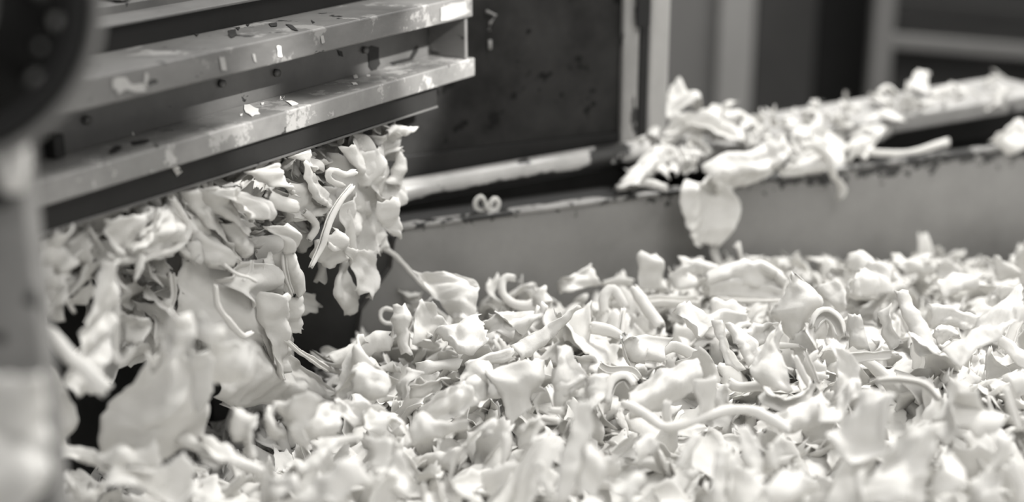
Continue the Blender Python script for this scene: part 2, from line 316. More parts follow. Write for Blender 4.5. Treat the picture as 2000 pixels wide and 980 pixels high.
# ------------------------------------------------------------------ scraps
rng = np.random.default_rng(7)
def resample(P, n):
    P = np.array(P, float)
    if len(P) == 1: return np.repeat(P, n, 0)
    if len(P) == 2: t = np.linspace(0, 1, n)[:, None]; return P[0]*(1-t)+P[1]*t
    Q = np.vstack([2*P[0]-P[1], P, 2*P[-1]-P[-2]]); out = []
    for i in range(1, len(Q)-2):
        for t in np.linspace(0, 1, 12, endpoint=False):
            p0, p1, p2, p3 = Q[i-1:i+3]
            out.append(.5*((2*p1)+(-p0+p2)*t+(2*p0-5*p1+4*p2-p3)*t*t+(-p0+3*p1-3*p2+p3)*t**3))
    out.append(P[-1]); out = np.array(out); d = np.r_[0, np.cumsum(np.linalg.norm(np.diff(out, axis=0), axis=1))]
    u = np.linspace(0, d[-1], n); return np.stack([np.interp(u, d, out[:, k]) for k in range(3)], 1)
def wav(P, f, r):                                             # smooth vector noise by summed sines
    o = np.zeros(P.shape[:-1])
    for k in range(4):
        d = r.normal(size=3); d *= f*(1+.7*k)/np.linalg.norm(d); o += np.sin(P@d + r.uniform(0, 6.3))/(1+.6*k)
    return o*.55
def norm(v): return v/np.maximum(np.linalg.norm(v, axis=-1, keepdims=True), 1e-9)
def solid(G, th):                                             # grid of points -> thin solid sheet, crisp edges
    nu, nv = G.shape[:2]; du = np.gradient(G, axis=0); dv = np.gradient(G, axis=1); n = norm(np.cross(du, dv))
    t = th*np.ones((nu, nv, 1)); t[0] *= .45; t[-1] *= .45; t[:, 0] *= .45; t[:, -1] *= .45
    A = (G+n*t/2).reshape(-1, 3); B = (G-n*t/2).reshape(-1, 3); M = nu*nv; f = []
    idx = np.arange(M).reshape(nu, nv)
    q = np.stack([idx[:-1, :-1], idx[1:, :-1], idx[1:, 1:], idx[:-1, 1:]], -1).reshape(-1, 4)
    f += q.tolist(); f += (q[:, ::-1]+M).tolist()
    loop = np.r_[idx[:, 0], idx[-1, 1:], idx[::-1, -1][1:], idx[0, ::-1][1:-1]]
    for a, b in zip(loop, np.roll(loop, -1)): f.append([int(b), int(a), int(a)+M, int(b)+M])
    return np.vstack([A, B]), f
def sheet_grid(A, B, bul, r, wr=1., rag=1., rip=None):
    A = np.array(A, float); B = np.array(B, float)
    L = np.linalg.norm(np.diff(resample(A, 20), axis=0), axis=1).sum(); W = np.linalg.norm(resample(A, 9)-resample(B, 9), axis=1).mean()
    nu = int(np.clip(L/.0032, 8, 34)); nv = int(np.clip(W/.0032, 5, 22))
    a = resample(A, nu); b = resample(B, nu); v = np.linspace(0, 1, nv)[None, :, None]
    # ragged edges: the strip breathes a little in width
    j1 = np.interp(np.linspace(0, 1, nu), np.linspace(0, 1, nu//2+2), r.normal(size=nu//2+2))[:, None]*.0011*rag
    j2 = np.interp(np.linspace(0, 1, nu), np.linspace(0, 1, nu//2+2), r.normal(size=nu//2+2))[:, None]*.0011*rag
    wd = norm(b-a); a = a+wd*j1; b = b+wd*j2
    G = a[:, None]*(1-v)+b[:, None]*v
    du = np.gradient(G, axis=0); n = norm(np.cross(du, (b-a)[:, None]+0*G))
    s = np.sign(np.sum(n*(CAM-G), -1).mean()); n = n*(s if s else 1)
    w_ = np.linalg.norm(b-a, axis=1)[:, None, None]; u = np.linspace(0, 1, nu)[:, None, None]
    k2 = r.uniform(-.2, .2); kf = r.uniform(1.2, 2.4); ph = r.uniform(0, 6.3)
    off = bul*w_*np.sin(pi*v) + k2*w_*np.sin(2*pi*v+u*2) + .10*min(L, W, .05)*np.sin(u*kf*pi+ph)*(.5+v)
    k_ = min(1, W/.045)
    off = off + wr*k_*.0030*wav(G, 130, r)[..., None] + wr*.0014*wav(G, 340, r)[..., None]
    # long pleats that run with the piece
    vv = v + .22*np.sin(u*3+ph) ; off = off + wr*k_*r.uniform(.001, .0045)*np.abs(np.sin(vv*pi*min(2.6, max(1.2, W/.022))+ph))
    for _ in range(3):                                             # a few sharp creases, each its own way
        an = r.uniform(-1.2, 1.2); d = (v-r.uniform(.15, .85))*cos(an)*W + (u-r.uniform(.1, .9))*sin(an)*L
        off = off + wr*r.choice([-1, 1])*r.uniform(.35, .8)*np.minimum(np.abs(d), min(.010, .22*W))
    # edges roll over
    off = off - r.uniform(0, .012)*np.clip((np.abs(v-.5)-.36)/.14, 0, 1)**2 * np.sin(u*pi+ph)
    G = G + n*off
    G[0] += norm(G[0]-G[1])*(r.normal(size=(nv, 1))*.0012*rag); G[-1] += norm(G[-1]-G[-2])*(r.normal(size=(nv, 1))*.0016*rag)
    return G
def roll_grid(P, R, r, arc=None, open_to=None):
    L = np.linalg.norm(np.diff(resample(P, 20), axis=0), axis=1).sum(); nu = int(np.clip(L/.0035, 7, 40)); c = resample(P, nu)
    R = np.interp(np.linspace(0, 1, nu), np.linspace(0, 1, len(R)), R)
    t = norm(np.gradient(c, axis=0)); view = norm(CAM-c); a = norm(np.cross(t, view)); b = np.cross(a, t)
    arc = arc or r.uniform(3.3, 5.9); nv = 20 if R.max() > .005 else 13; R = R*(1+.22*wav(c, 90, r)); c = c+norm(np.cross(t, view))*(R*.35*wav(c, 60, r))[:, None]
    st = r.uniform(0, 6.3) if open_to is None else open_to
    ph = st + np.linspace(0, arc, nv)[None, :] + r.uniform(-1.3, 1.3)*np.linspace(0, 1, nu)[:, None]
    rr = R[:, None]*(1 - .30*np.linspace(0, 1, nv)[None, :]*(arc/6.3)) * (1+.10*wav(c, 120, r)[:, None])
    sq = r.uniform(.45, .85)
    G = c[:, None] + (rr*np.cos(ph))[..., None]*a[:, None] + (rr*np.sin(ph)*sq)[..., None]*b[:, None]
    G = G + t[:, None]*(.0015*r.normal(size=(1, nv, 1)))*np.linspace(-1, 1, nu)[:, None, None]
    G = G + norm(G-c[:, None])*(.06*R.mean()*wav(G, 200, r)[..., None]+.0004*wav(G, 500, r)[..., None]); return G
def make(name, G, th, bevelless=True):
    V, f = solid(G, th); c = V.mean(0); c[2] = V[:, 2].min()
    me = bpy.data.meshes.new(name); me.from_pydata((V-c).tolist(), [], f); me.materials.append(SCRAP)
    me.polygons.foreach_set('use_smooth', [True]*len(me.polygons)); me.update()
    o = bpy.data.objects.new(name, me); o.location = c.tolist(); C.collection.objects.link(o); return o
# pile height field
def zp(x, y):
    s = np.dot(np.array([x, y, 0])-W0*[1,1,0], WN)                 # distance in front of the wall
    z = -.028*np.exp(-max(s, 0)/.10)
    px = 1000+F*x/(y*1.05)
    z += .030*max(0, min(1, (x-.18)/.2))*math.exp(-((y-1.32)/.22)**2)
    z -= .085*max(0, min(1, (-.16-x)/.12))*max(0, min(1, (y-1.22)/.15))
    z += .006*sin(31*x+2)*sin(27*y) + .005*sin(17*x+5*y)
    z -= .06*max(0, min(1, (x-.35)/.35))*max(0, min(1, 1-s/.45))
    return z
def ground(px, py, lift=.012):
    z = 0.
    for _ in range(6): p = onz(px, py, z+lift); z = .5*z+.5*zp(p[0], p[1])
    return onz(px, py, z+lift)[1]
HEROES = []
LABELS = {}
def S(t,m,a,lab,A,B,b=.15): HEROES.append(('S',t,m,a,lab,A,B,b))
def T(t,m,a,lab,P,r): HEROES.append(('T',t,m,a,lab,P,r))
# --- pile, back left
T('e','Y',1.66,'thin twisted strand falling from the hanging mass to the pile by the tub wall',[(455,-10),(540,40),(600,90),(700,210),(790,290),(860,350)],[20,14,12,10,12,8])
T('e','G',1,'rolled strip end sticking up right from the tuft below the falling strand',[(980,215),(1080,150),(1160,95)],[24,28,26])
T('e','G',1,'short stub roll standing on the tuft below the falling strand',[(900,210),(930,160),(962,108)],[26,30,30])
S('e','G',1,'broad white wrinkled scrap forming the tuft against the tub wall',[(700,190),(800,330),(880,400),(960,520)],[(960,190),(1090,260),(1105,380),(1070,520)],.2)
S('e','G',.6,'small frayed flap pointing left from the tuft by the tub wall',[(570,285),(640,295),(730,290)],[(600,335),(650,355),(720,325)],.1)
S('e','G',.6,'shaded grey cone shaped scrap under the tuft',[(700,350),(680,450),(660,650)],[(800,370),(850,450),(930,560)],-.3)
T('e','G',.5,'tiny ring shaped curl at the far left of the pile back edge',[(545,410),(500,398),(470,420),(468,465),(500,495),(545,495)],[12,11,11,11])
S('e','G',.6,'upright white knobbly scrap beside the tiny ring curl',[(565,375),(540,470),(575,560),(600,690)],[(640,370),(672,450),(655,560),(685,700)],.4)
T('e','G',.6,'thin loop leg standing left of the knobbly scrap',[(560,510),(540,580),(530,650)],[10,10])
S('e','G',1.4,'fuzzy rolled ridge sloping down to the dark gap',[(90,665),(250,600),(420,530),(525,525)],[(170,730),(300,680),(480,640),(545,640)],.25)
T('e','G',1.2,'curved trough edge beside the dark gap at the left',[(30,675),(110,745),(200,755),(290,715),(335,720)],[16,24,24,22])
T('e','P',.0,'long fibrous rope like strand running from the hanging mass into the pile',[(-30,690),(40,735),(120,780),(220,805),(340,790)],[20,22,22,16])
S('e','G',1.2,'bright fuzzy lump in front of the dark gap',[(190,985),(300,780),(420,690)],[(490,970),(530,870),(480,740)],.3)
S('e','G',1,'smooth grey leaf like scrap with a small hole in mid pile',[(830,640),(880,560),(1000,515),(1110,500)],[(880,690),(1000,740),(1100,700),(1180,640)],.25)
S('e','G',1.4,'narrow pale strip lying under the grey leaf like scrap',[(1000,745),(1150,690),(1307,655)],[(1030,785),(1150,765),(1307,735)],.3)
S('e','G',1.2,'pale sheet above the narrow strip, back centre left',[(1100,500),(1200,445),(1320,420)],[(1120,545),(1230,575),(1320,600)],.1)
S('e','G',.5,'thin upright strip standing between fuzzy lump and trough',[(590,985),(610,880),(628,785)],[(655,985),(672,880),(692,780)],.3)
S('e','G',1.2,'long boat shaped trough right of the thin upright strip',[(650,895),(760,880),(905,850)],[(660,965),(770,965),(870,905)],-.4)
S('e','G',2,'flat pale sheet behind the boat shaped trough',[(700,745),(830,735),(970,755)],[(690,830),(830,810),(965,795)],.1)
# --- back middle
S('s','G',.5,'large bright square flap standing in mid pile',[(650,478),(720,560),(800,640)],[(885,458),(880,540),(850,640)],.12)
S('s','G',.7,'shaded curl bordering the large bright square flap on its left',[(560,560),(600,490),(660,478)],[(640,590),(720,570),(770,640)],.3)
S('s','G',.5,'bright pointed flap folded right of the large square flap',[(895,415),(880,540),(900,640)],[(905,440),(1000,530),(935,600)],.15)
S('f','G',1,'long sharp spear shaped scrap pointing up right',[(0,640),(150,560),(300,450),(405,368)],[(60,740),(150,690),(290,560),(418,385)],.35)
S('f','G',1,'grey shaded leaf behind the spear shaped scrap',[(-40,420),(100,400),(200,420),(240,380)],[(-60,600),(60,585),(130,510),(200,440)],.2)
S('f','G',.4,'shadowed square scrap leaning on the tub wall',[(285,310),(300,190),(360,145)],[(560,260),(500,180),(475,125)],.1)
S('f','G',.6,'small white upright lump left of the shadowed square scrap',[(165,380),(165,265)],[(275,380),(225,272)],.4)
T('s','G',.6,'hook shaped white scrap curling up at the back of the pile',[(750,172),(715,170),(697,200),(715,245),(780,275),(880,262)],[13,14,17,22,26,18])
T('f','G',1,'rolled strip lying flat with a square cut left end',[(580,235),(700,225),(770,235)],[26,28,26])
T('f','G',1,'long roll sloping down right from the square cut roll',[(775,260),(850,380),(950,515)],[34,38,36])
T('f','G',.6,'narrow arch shaped loop in the back middle',[(600,430),(590,330),(640,280),(680,330),(725,400)],[36,36,34,30])
T('f','G',.8,'short frayed strip crossing under the arch loop',[(715,400),(700,480),(685,565)],[22,26])
T('f','G',1,'thick tube lying in front of the arch loop, open on its left',[(500,520),(600,540),(700,585)],[40,38,30])
S('f','G',1.4,'flat pale piece just left of the thick open tube',[(320,440),(400,400),(520,400)],[(330,590),(420,560),(500,500)],.1)
S('f','G',.4,'tall white finger standing at the back of the pile',[(838,280),(845,130),(875,58)],[(1010,280),(975,160),(925,60)],.4)
S('f','G',.5,'white flap right of the tall white finger',[(1015,280),(1030,130)],[(1125,280),(1080,150)],.3)
S('f','G',.8,'ragged white sheet rising at the back beneath the ledge drape',[(1050,60),(1150,75),(1320,110)],[(1120,180),(1200,180),(1320,230)],.15)
T('f','G',1.6,'big horizontal roll with an open right end',[(830,350),(1000,340),(1180,350)],[48,56,58])
S('f','G',.35,'deep grey hollow cup shaped scrap in the pile',[(700,590),(730,700),(830,800)],[(1025,595),(960,690),(870,790)],-.38)
S('f','G',.2,'overlapping dark lobe inside the hollow cup scrap',[(700,595),(790,600),(860,690)],[(700,600),(740,740),(835,800)],-.1)
S('f','G',.6,'wide shaded sheet below the hollow cup scrap',[(740,920),(900,800),(1050,740),(1195,690)],[(750,1090),(900,1040),(1050,980),(1200,880)],.12)
T('f','G',1,'soft white folded ridge right of the hollow cup scrap',[(930,690),(1040,640),(1190,700)],[40,50,40])
S('f','G',1,'white smooth fold above the ridge, right of middle',[(1010,440),(1090,560),(1130,640)],[(1125,385),(1180,500),(1230,600)],.25)
S('f','G',1,'small upright scrap between square flap and hollow cup',[(440,700),(500,830)],[(540,690),(600,790)],.2)
T('f','G',1,'bent little tube left of the hollow cup scrap',[(560,750),(620,790),(760,800),(810,850)],[26,28,26])
T('f','G',.8,'white arched tube with a small dark gap below',[(590,1000),(640,870),(720,840),(765,900)],[42,44,38])
S('f','G',1.2,'scooped roll at the foot of the bright pointed flap',[(330,960),(420,870),(560,800)],[(470,1000),(560,950),(650,880)],.35)
S('f','G',1.5,'smooth pale leaf lying right of the big horizontal roll',[(1200,470),(1307,420),(1500,440)],[(1200,560),(1330,590),(1520,520)],.2)
# --- back right
S('g','G',.9,'broad domed scrap heaped against the wall right of centre',[(-100,150),(100,90),(250,85),(390,130),(470,190)],[(-100,260),(100,260),(250,270),(350,290),(430,330)],.2)
S('g','G',.9,'lower fold of the domed heap against the wall',[(-60,210),(150,210),(300,230),(430,290)],[(-60,330),(150,330),(300,340),(420,340)],.25)
T('g','G',.4,'small knob ended scrap standing alone against the tub wall',[(118,-10),(135,40),(150,105)],[38,24,14])
T('g','G',1,'raised seam like roll across the domed heap',[(0,150),(150,118),(260,165),(330,190)],[15,20,16])
S('g','G',.5,'tall peaked white scrap rising in front of the domed heap',[(480,165),(440,300),(370,400),(440,520),(495,600)],[(505,172),(610,265),(695,345),(620,450),(525,595)],.12)
S('g','G',.8,'long folded flap right of the tall peaked scrap',[(620,265),(680,330),(800,425)],[(735,212),(800,265),(842,380)],.2)
S('g','G',.5,'small boxy scrap leaning below the fuzzy crest',[(808,180),(800,230),(838,335)],[(885,180),(930,240),(962,345)],.15)
S('g','G',.6,'fuzzy white crest at the back right of the pile',[(795,150),(822,70),(850,42)],[(975,250),(1000,150),(930,62)],.35)
T('g','G',.4,'tiny curled ring left of the fuzzy crest',[(770,150),(730,135),(705,165),(715,205),(750,205)],[11,12,12])
S('g','G',1,'oval shaded leaf below the domed heap',[(-40,370),(80,350),(205,405)],[(-40,475),(80,470),(180,440)],.25)
T('g','G',1.4,'long thin pale edge strip across the back right',[(0,335),(200,345),(450,350)],[13,17,13])
S('g','G',1.4,'boat shaped scrap with raised rim left of the big V fold',[(150,560),(250,510),(395,480)],[(210,660),(280,650),(370,560)],-.3)
S('g','G',.6,'smooth white band left of the dark crease',[(-20,480),(20,640),(60,770)],[(40,495),(95,650),(175,810)],.25)
S('g','G',.6,'broad white band right of the dark crease',[(45,490),(120,650),(195,800)],[(160,530),(250,640),(265,700)],.25)
S('g','G',.6,'big V shaped fold dipping in the right of the pile',[(400,480),(310,620),(205,790),(290,910)],[(420,560),(400,640),(440,790),(490,940)],.2)
T('g','G',1,'thin horizontal strip bridging the dark hollow',[(350,625),(430,622),(530,632)],[18,20,16])
T('g','G',.5,'first curved rib inside the dark hollow',[(500,700),(560,830),(610,910)],[20,22,18])
T('g','G',.5,'second thinner rib inside the dark hollow',[(560,680),(610,790),(645,870)],[13,14,10])
T('g','G',.5,'small C shaped curl at the edge of the dark hollow',[(645,680),(590,725),(580,780),(630,830),(700,825)],[20,22,22])
T('g','G',.8,'rolled white curl with a shaded mouth, right of the peaked scrap',[(610,520),(640,450),(700,430),(770,490),(800,570)],[36,44,50,40])
T('g','G',1.4,'straight horizontal roll at the right of the pile',[(820,710),(980,705),(1120,690)],[34,36,30])
S('g','G',.5,'squared scrap with shaded face above the straight roll',[(820,430),(810,540),(830,650)],[(912,430),(925,540),(945,660)],-.15)
S('g','G',.7,'smooth bulging scrap below the small C shaped curl',[(720,1000),(760,800),(710,640)],[(920,1000),(900,800),(820,680)],.3)
T('g','G',1,'thick pale rib under the broad white band',[(80,860),(150,905),(340,895)],[30,36,34])
S('h','G',.8,'long straight diagonal band at the right of the pile',[(190,300),(240,480),(330,710)],[(285,285),(355,480),(442,690)],.25)
S('h','G',.7,'narrow fold left of the long diagonal band',[(60,440),(110,530),(150,670)],[(165,370),(185,520),(232,600)],.2)
S('h','G',.5,'curled leaf shaped scrap at the top right back edge',[(120,90),(200,92),(300,60),(380,58)],[(170,160),(240,190),(320,175),(405,195)],.15)
S('h','G',.5,'fuzzy white scrap left of the curled leaf at the back',[(-20,90),(0,200),(-10,310)],[(90,120),(115,200),(125,310)],.25)
S('h','G',.6,'pointed white flap with a hollow, back right',[(415,112),(500,98),(600,160)],[(430,200),(500,215),(590,195)],-.15)
S('h','G',.9,'rounded white lump right of the pointed hollow flap',[(440,240),(560,185),(685,235)],[(430,340),(560,320),(675,280)],.3)
S('h','G',.3,'thin pointed horn at the far right back edge',[(728,72),(760,140),(800,195)],[(742,80),(825,105),(830,170)],.1)
S('h','G',.3,'wide pointed ear at the far right back edge',[(828,58),(840,150),(850,220)],[(850,58),(930,110),(1000,170)],.12)
S('h','G',1.2,'thin flat strip below the pointed ear',[(690,215),(800,245),(950,215)],[(700,255),(800,285),(955,255)],.2)
S('h','G',.9,'half rolled scrap with bright upper lip, right side',[(365,380),(500,395),(690,460)],[(370,530),(500,515),(640,560)],.3)
S('h','G',1,'shaded leaf tucked below the half rolled scrap',[(405,540),(490,520),(560,580)],[(420,620),(480,630),(530,620)],-.2)
S('h','G',.8,'soft white fold near the right edge',[(760,300),(810,360),(820,440)],[(960,280),(920,340),(880,420)],.2)
S('h','G',1,'pale patch of scrap left of the soft fold',[(640,370),(750,445)],[(745,340),(835,420)],.15)
S('h','G',.7,'long blurred slope of scrap rising to the right edge',[(450,710),(640,590),(800,440),(990,280)],[(580,830),(730,710),(860,640),(1000,430)],.2)
T('h','G',.7,'thick rounded fold at the right frame edge',[(840,660),(915,540),(990,420)],[34,44,40])
# --- right front
T('m','G',.9,'thin arch over the gap in the right foreground',[(420,90),(600,75),(780,120),(890,230)],[26,30,32,24])
S('m','G',.7,'broad drooping scrap left in the right foreground',[(300,150),(280,300),(180,420),(40,520)],[(560,230),(490,470),(480,620),(230,745)],.15)
S('m','G',.8,'white rolled lip left of the broad drooping scrap',[(-20,330),(150,310),(270,160)],[(0,430),(180,400),(330,220)],.3)
S('m','G',.6,'largest smooth hanging sheet at the lower right',[(640,420),(470,700),(300,860),(250,1000)],[(890,400),(880,600),(830,760),(800,1000)],.1)
T('m','G',.6,'bright rolled edge beside the large hollow at the right',[(1070,110),(980,280),(870,410)],[48,56,44])
S('m','G',.3,'large concave scrap showing its shaded hollow, right foreground',[(1085,120),(1000,340),(930,580)],[(1215,140),(1385,350),(1150,480)],-.32)
T('m','G',.6,'pale fold edging the large hollow on the right',[(1370,140),(1420,300),(1480,440)],[30,36,30])
S('m','G',.8,'rounded lump at the right edge above the hollow',[(1350,70),(1440,50),(1540,60)],[(1400,190),(1450,200),(1540,190)],.3)
S('m','G',.5,'flared stalk like scrap in the lower right corner',[(1200,470),(1170,640),(1110,780)],[(1330,480),(1290,640),(1340,770)],.25)
S('m','G',.4,'shaded cone beneath the flared stalk scrap',[(1200,775),(1120,850),(1080,1000)],[(1290,775),(1350,870),(1380,1000)],.3)
S('m','G',.7,'blurred ragged scrap at the bottom right',[(850,640),(820,800),(850,940)],[(960,640),(1050,750),(1090,900)],.25)
T('m','G',.6,'vertical blurred finger near the lower right corner',[(1340,700),(1360,780),(1390,880)],[34,40,30])
T('m','G',.6,'bottom frame fold at the far lower right',[(1420,700),(1500,860),(1520,980)],[60,60])
# --- centre front
T('l','G',1.2,'long thin twig like roll winding across the front right',[(60,260),(150,300),(260,380),(380,440),(560,400),(750,335),(900,300),(1050,312),(1180,375),(1290,450)],[34,38,40,42,44,44,42,38])
T('l','G',.3,'first little post rising behind the long winding roll',[(390,235),(385,330),(395,410)],[26,28])
S('l','G',.3,'split fork shaped scrap behind the winding roll',[(578,85),(590,250),(560,390)],[(622,90),(660,200),(640,390)],.3)
S('l','G',.3,'narrow leaning prong right of the split fork scrap',[(825,105),(780,200),(700,290)],[(842,110),(868,210),(870,300)],.2)
T('l','G',.5,'thin strut joining fork and prong',[(650,200),(690,240),(730,295)],[20,20])
S('l','G',.7,'smooth diagonal band in front of the winding roll',[(860,440),(920,620),(960,820)],[(980,430),(1040,620),(1100,840)],.3)
T('l','G',.7,'tapering white roll left of the diagonal band',[(620,480),(560,600),(480,730)],[46,44,30])
S('l','G',.6,'tall pale strip at the bottom right of centre',[(700,590),(695,800),(690,1000)],[(785,600),(800,800),(765,1000)],.3)
S('l','G',1,'wedge of scrap at bottom centre lit from above',[(-40,880),(100,820),(230,780)],[(-20,960),(100,920),(220,840)],.2)
T('l','G',.8,'small white nub at the bottom right of centre',[(540,795),(620,755)],[30,34])
S('l','G',1,'bowl rim below the dark hollow',[(1090,190),(1180,270),(1300,280),(1420,220),(1508,150)],[(1120,120),(1190,180),(1290,190),(1400,140),(1480,90)],-.3)
S('l','G',1,'wide quiet slope of scrap right of the winding roll',[(1180,340),(1340,260),(1540,170)],[(1200,470),(1380,460),(1600,380)],.12)
S('l','G',.7,'curled scrap under the left end of the winding roll',[(130,580),(190,500),(300,480)],[(180,720),(240,640),(330,560)],.25)
S('l','G',.6,'pale vertical flap in the lower front right of centre',[(1110,560),(1090,700),(1130,760)],[(1180,520),(1220,640),(1200,760)],.25)
S('l','G',.8,'blurred soft mound at the bottom edge right of centre',[(1080,900),(1200,780),(1400,740)],[(1150,1020),(1300,980),(1500,900)],.2)
S('l','G',.6,'upright fold between the two bottom strips',[(840,660),(830,800),(860,960)],[(890,640),(900,800),(920,960)],.3)
S('k','G',1.2,'flat light sheet sloping left of the arched hole',[(40,290),(220,180),(395,90)],[(180,380),(330,350),(485,255)],.1)
S('k','G',1,'wide pale fold below the flat light sheet',[(-20,430),(60,320),(200,360),(430,390)],[(-20,580),(100,540),(250,490),(440,440)],.18)
S('k','G',.7,'grey rounded flap left of the arched hole',[(380,90),(390,200),(470,250)],[(560,0),(600,100),(660,170)],.2)
T('k','G',.6,'claw shaped pointed curl in mid front',[(700,470),(712,580),(682,695)],[34,28,8])
S('k','G',1,'bright feather like strip in mid front',[(755,630),(860,520),(1000,435)],[(785,665),(900,605),(1045,450)],.25)
S('k','G',.5,'tall bright standing band, front centre',[(1165,240),(1140,480),(1070,700),(1050,960)],[(1310,270),(1330,460),(1230,660),(1130,980)],.25)
S('k','G',.6,'hooded scrap above the small dark mouth',[(1050,0),(1055,150),(1130,250)],[(1260,0),(1300,70),(1190,140)],.2)
S('k','G',.9,'pale body of scrap right of the small dark mouth',[(1290,80),(1310,200),(1340,320)],[(1460,40),(1440,180),(1390,300)],.25)
T('k','G',1,'stacked short roll, upper of the pair in mid front',[(1030,295),(1130,305)],[30,32])
T('k','G',1,'stacked short roll, lower of the pair in mid front',[(930,365),(1110,390)],[26,30])
S('k','G',.5,'shaded hanging flap right of the tall bright band',[(1300,540),(1250,740),(1230,920)],[(1430,620),(1450,800),(1390,940)],.2)
S('k','G',1,'flat shaded patch of scrap in the front centre left',[(240,670),(300,600),(420,590)],[(270,720),(360,700),(420,650)],.15)
S('k','G',.6,'slender diagonal fold at the bottom centre',[(890,680),(950,800),(1000,980)],[(990,690),(1010,800),(1070,960)],.25)
S('k','G',.8,'ruffled piece behind the claw shaped curl',[(540,400),(560,500)],[(660,370),(640,480)],.2)
S('k','G',.8,'small shaded curl above the bright feather strip',[(790,400),(850,350),(960,340)],[(800,520),(880,500),(980,400)],-.3)
# --- left front of the pile
S('j','G',.7,'white scrap with fine parallel ribs',[(505,232),(530,380),(620,470),(790,570)],[(860,245),(740,340),(680,430),(800,510)],.12)
S('j','G',.7,'curled pale leaf overlapping the ribbed scrap',[(850,238),(740,330),(670,430),(760,510)],[(990,245),(1010,380),(965,480),(900,500)],.22)
S('j','G',.6,'crinkled edge piece left of the ribbed scrap',[(445,290),(455,380),(565,480)],[(510,260),(530,390),(620,470)],.25)
S('j','G',.5,'frilly stacked scrap left of the crinkled edge piece',[(325,335),(270,430),(335,500),(310,640)],[(435,335),(450,430),(420,540),(435,650)],.25)
S('j','G',.4,'dark throated scoop below the fuzzy lump',[(990,220),(1020,340),(1120,400)],[(1080,165),(1200,240),(1350,250)],-.28)
S('j','G',.8,'bright rounded mass over the dark throated scoop',[(1080,180),(1200,235),(1350,225)],[(1130,-10),(1330,50),(1380,150)],.3)
S('j','G',1,'white crumpled piece below the scoop',[(1145,330),(1180,430),(1310,450)],[(1280,295),(1400,370),(1510,420)],.2)
S('j','G',1.2,'long leaf shaped scrap at the front left',[(-20,530),(150,580),(440,735)],[(-20,650),(150,720),(420,770)],.2)
S('j','G',1,'sweeping diagonal strip in the front left of centre',[(640,700),(780,640),(900,520),(1160,465)],[(700,790),(850,720),(960,570),(1150,510)],.2)
S('j','G',.6,'bright wedge under the sweeping strip',[(1160,500),(1180,600),(1200,690)],[(1345,500),(1330,600),(1260,750)],.2)
S('j','G',.8,'rounded blurred scrap at the bottom left of centre',[(600,770),(700,780),(765,930)],[(490,800),(500,900),(570,960)],.25)
S('j','G',.7,'big soft blurred scrap at the bottom front',[(700,1000),(900,800),(1110,750)],[(1000,1040),(1120,920),(1250,840)],.2)
S('j','G',.8,'shaded hollow piece right of the big soft scrap',[(1240,770),(1350,650),(1440,610)],[(1380,840),(1460,870),(1530,760)],-.2)
T('j','G',.9,'curved blurred roll at the bottom front',[(1130,830),(1280,805),(1400,865),(1510,940)],[28,34,30])
T('j','G',1.5,'slim stick lying in the shade at the left of the pile',[(120,260),(190,300),(270,370)],[22,24])
S('i','G',1,'long bowed ribbon at the front left corner',[(200,610),(380,470),(560,480),(860,570),(1150,740)],[(230,680),(400,610),(600,620),(850,660),(1060,800)],.22)
S('i','G',.7,'crumpled eared scrap on the front left',[(950,580),(1120,450),(1230,480),(1500,395)],[(1150,730),(1250,690),(1400,650),(1560,660)],.12)
S('i','G',1.3,'big smooth leaf in the front left foreground',[(880,1010),(1120,790),(1450,665)],[(1960,1010),(1850,880),(1650,730)],.12)
S('i','G',.9,'raised leaf right of the eared scrap',[(1720,300),(1960,420),(2150,540)],[(1690,450),(1960,540),(2100,640)],.2)
T('i','G',1.2,'slim roll behind the big smooth leaf',[(1610,670),(1750,655),(1980,690)],[24,28])
S('i','G',.4,'leftmost blurred finger at the bottom left corner',[(210,750),(190,900),(110,1040)],[(300,750),(300,900),(280,1040)],.3)
S('i','G',.4,'second blurred finger at the bottom left corner',[(370,770),(370,1020)],[(480,780),(490,1020)],.3)
S('i','G',.4,'third blurred finger at the bottom left corner',[(530,800),(510,1020)],[(650,820),(670,1020)],.3)
S('i','G',.6,'thin split scrap under the bowed ribbon',[(600,690),(690,850),(720,980)],[(660,700),(770,850),(900,960)],.2)
T('i','G',.8,'stubby white roll under the bowed ribbon',[(690,700),(800,740)],[34,36])
# --- falling and foreground pieces
T('q','Y',1.06,'smooth tube shaped scrap falling in front at the left',[(120,110),(250,230),(400,390),(560,530)],[50,56,62,64])
S('z','P',-.015,'long pale strip hanging down at the left',[(178,504),(169,554),(150,600),(122,650),(95,735),(110,772)],[(216,504),(211,546),(205,606),(180,672),(158,700),(155,762)],.15)
T('p','P',.0,'thin strand dangling beside the long pale strip',[(640,400),(680,540),(685,720),(675,900),(660,1010)],[18,20,20,22])
T('q','Y',1.12,'small hook curl falling below the dangling strand',[(615,290),(640,350),(680,300),(700,250)],[20,24,24])
S('z','Y',1.15,'folded pale scrap at the far left under the tube',[(50,680),(55,780),(62,880)],[(92,690),(152,810),(118,872)],.15)
S('q','Y',1.2,'pale scrap standing behind the far left fold',[(160,700),(180,800),(230,900)],[(250,720),(260,820),(290,900)],.2)
S('q','Y',1.14,'small bright flap at the far left edge of the hanging mass',[(90,255),(130,340),(150,440)],[(190,260),(180,340),(200,420)],.2)
S('t','Y',1.17,'largest falling sheet with pointed top, left of centre',[(488,490),(430,590),(335,700),(325,840)],[(690,470),(700,560),(692,660),(672,790)],.12)
S('t','Y',1.13,'bright upper tip of the falling sheet',[(555,340),(550,400),(560,480)],[(625,350),(645,400),(650,480)],.2)
S('t','Y',1.10,'small bright bent strip above the falling sheet',[(668,350),(660,400),(690,440)],[(720,375),(735,420),(740,470)],.25)
S('t','Y',1.12,'pale side lobe of the falling sheet',[(628,480),(640,600),(670,690)],[(690,480),(705,600),(692,680)],.25)
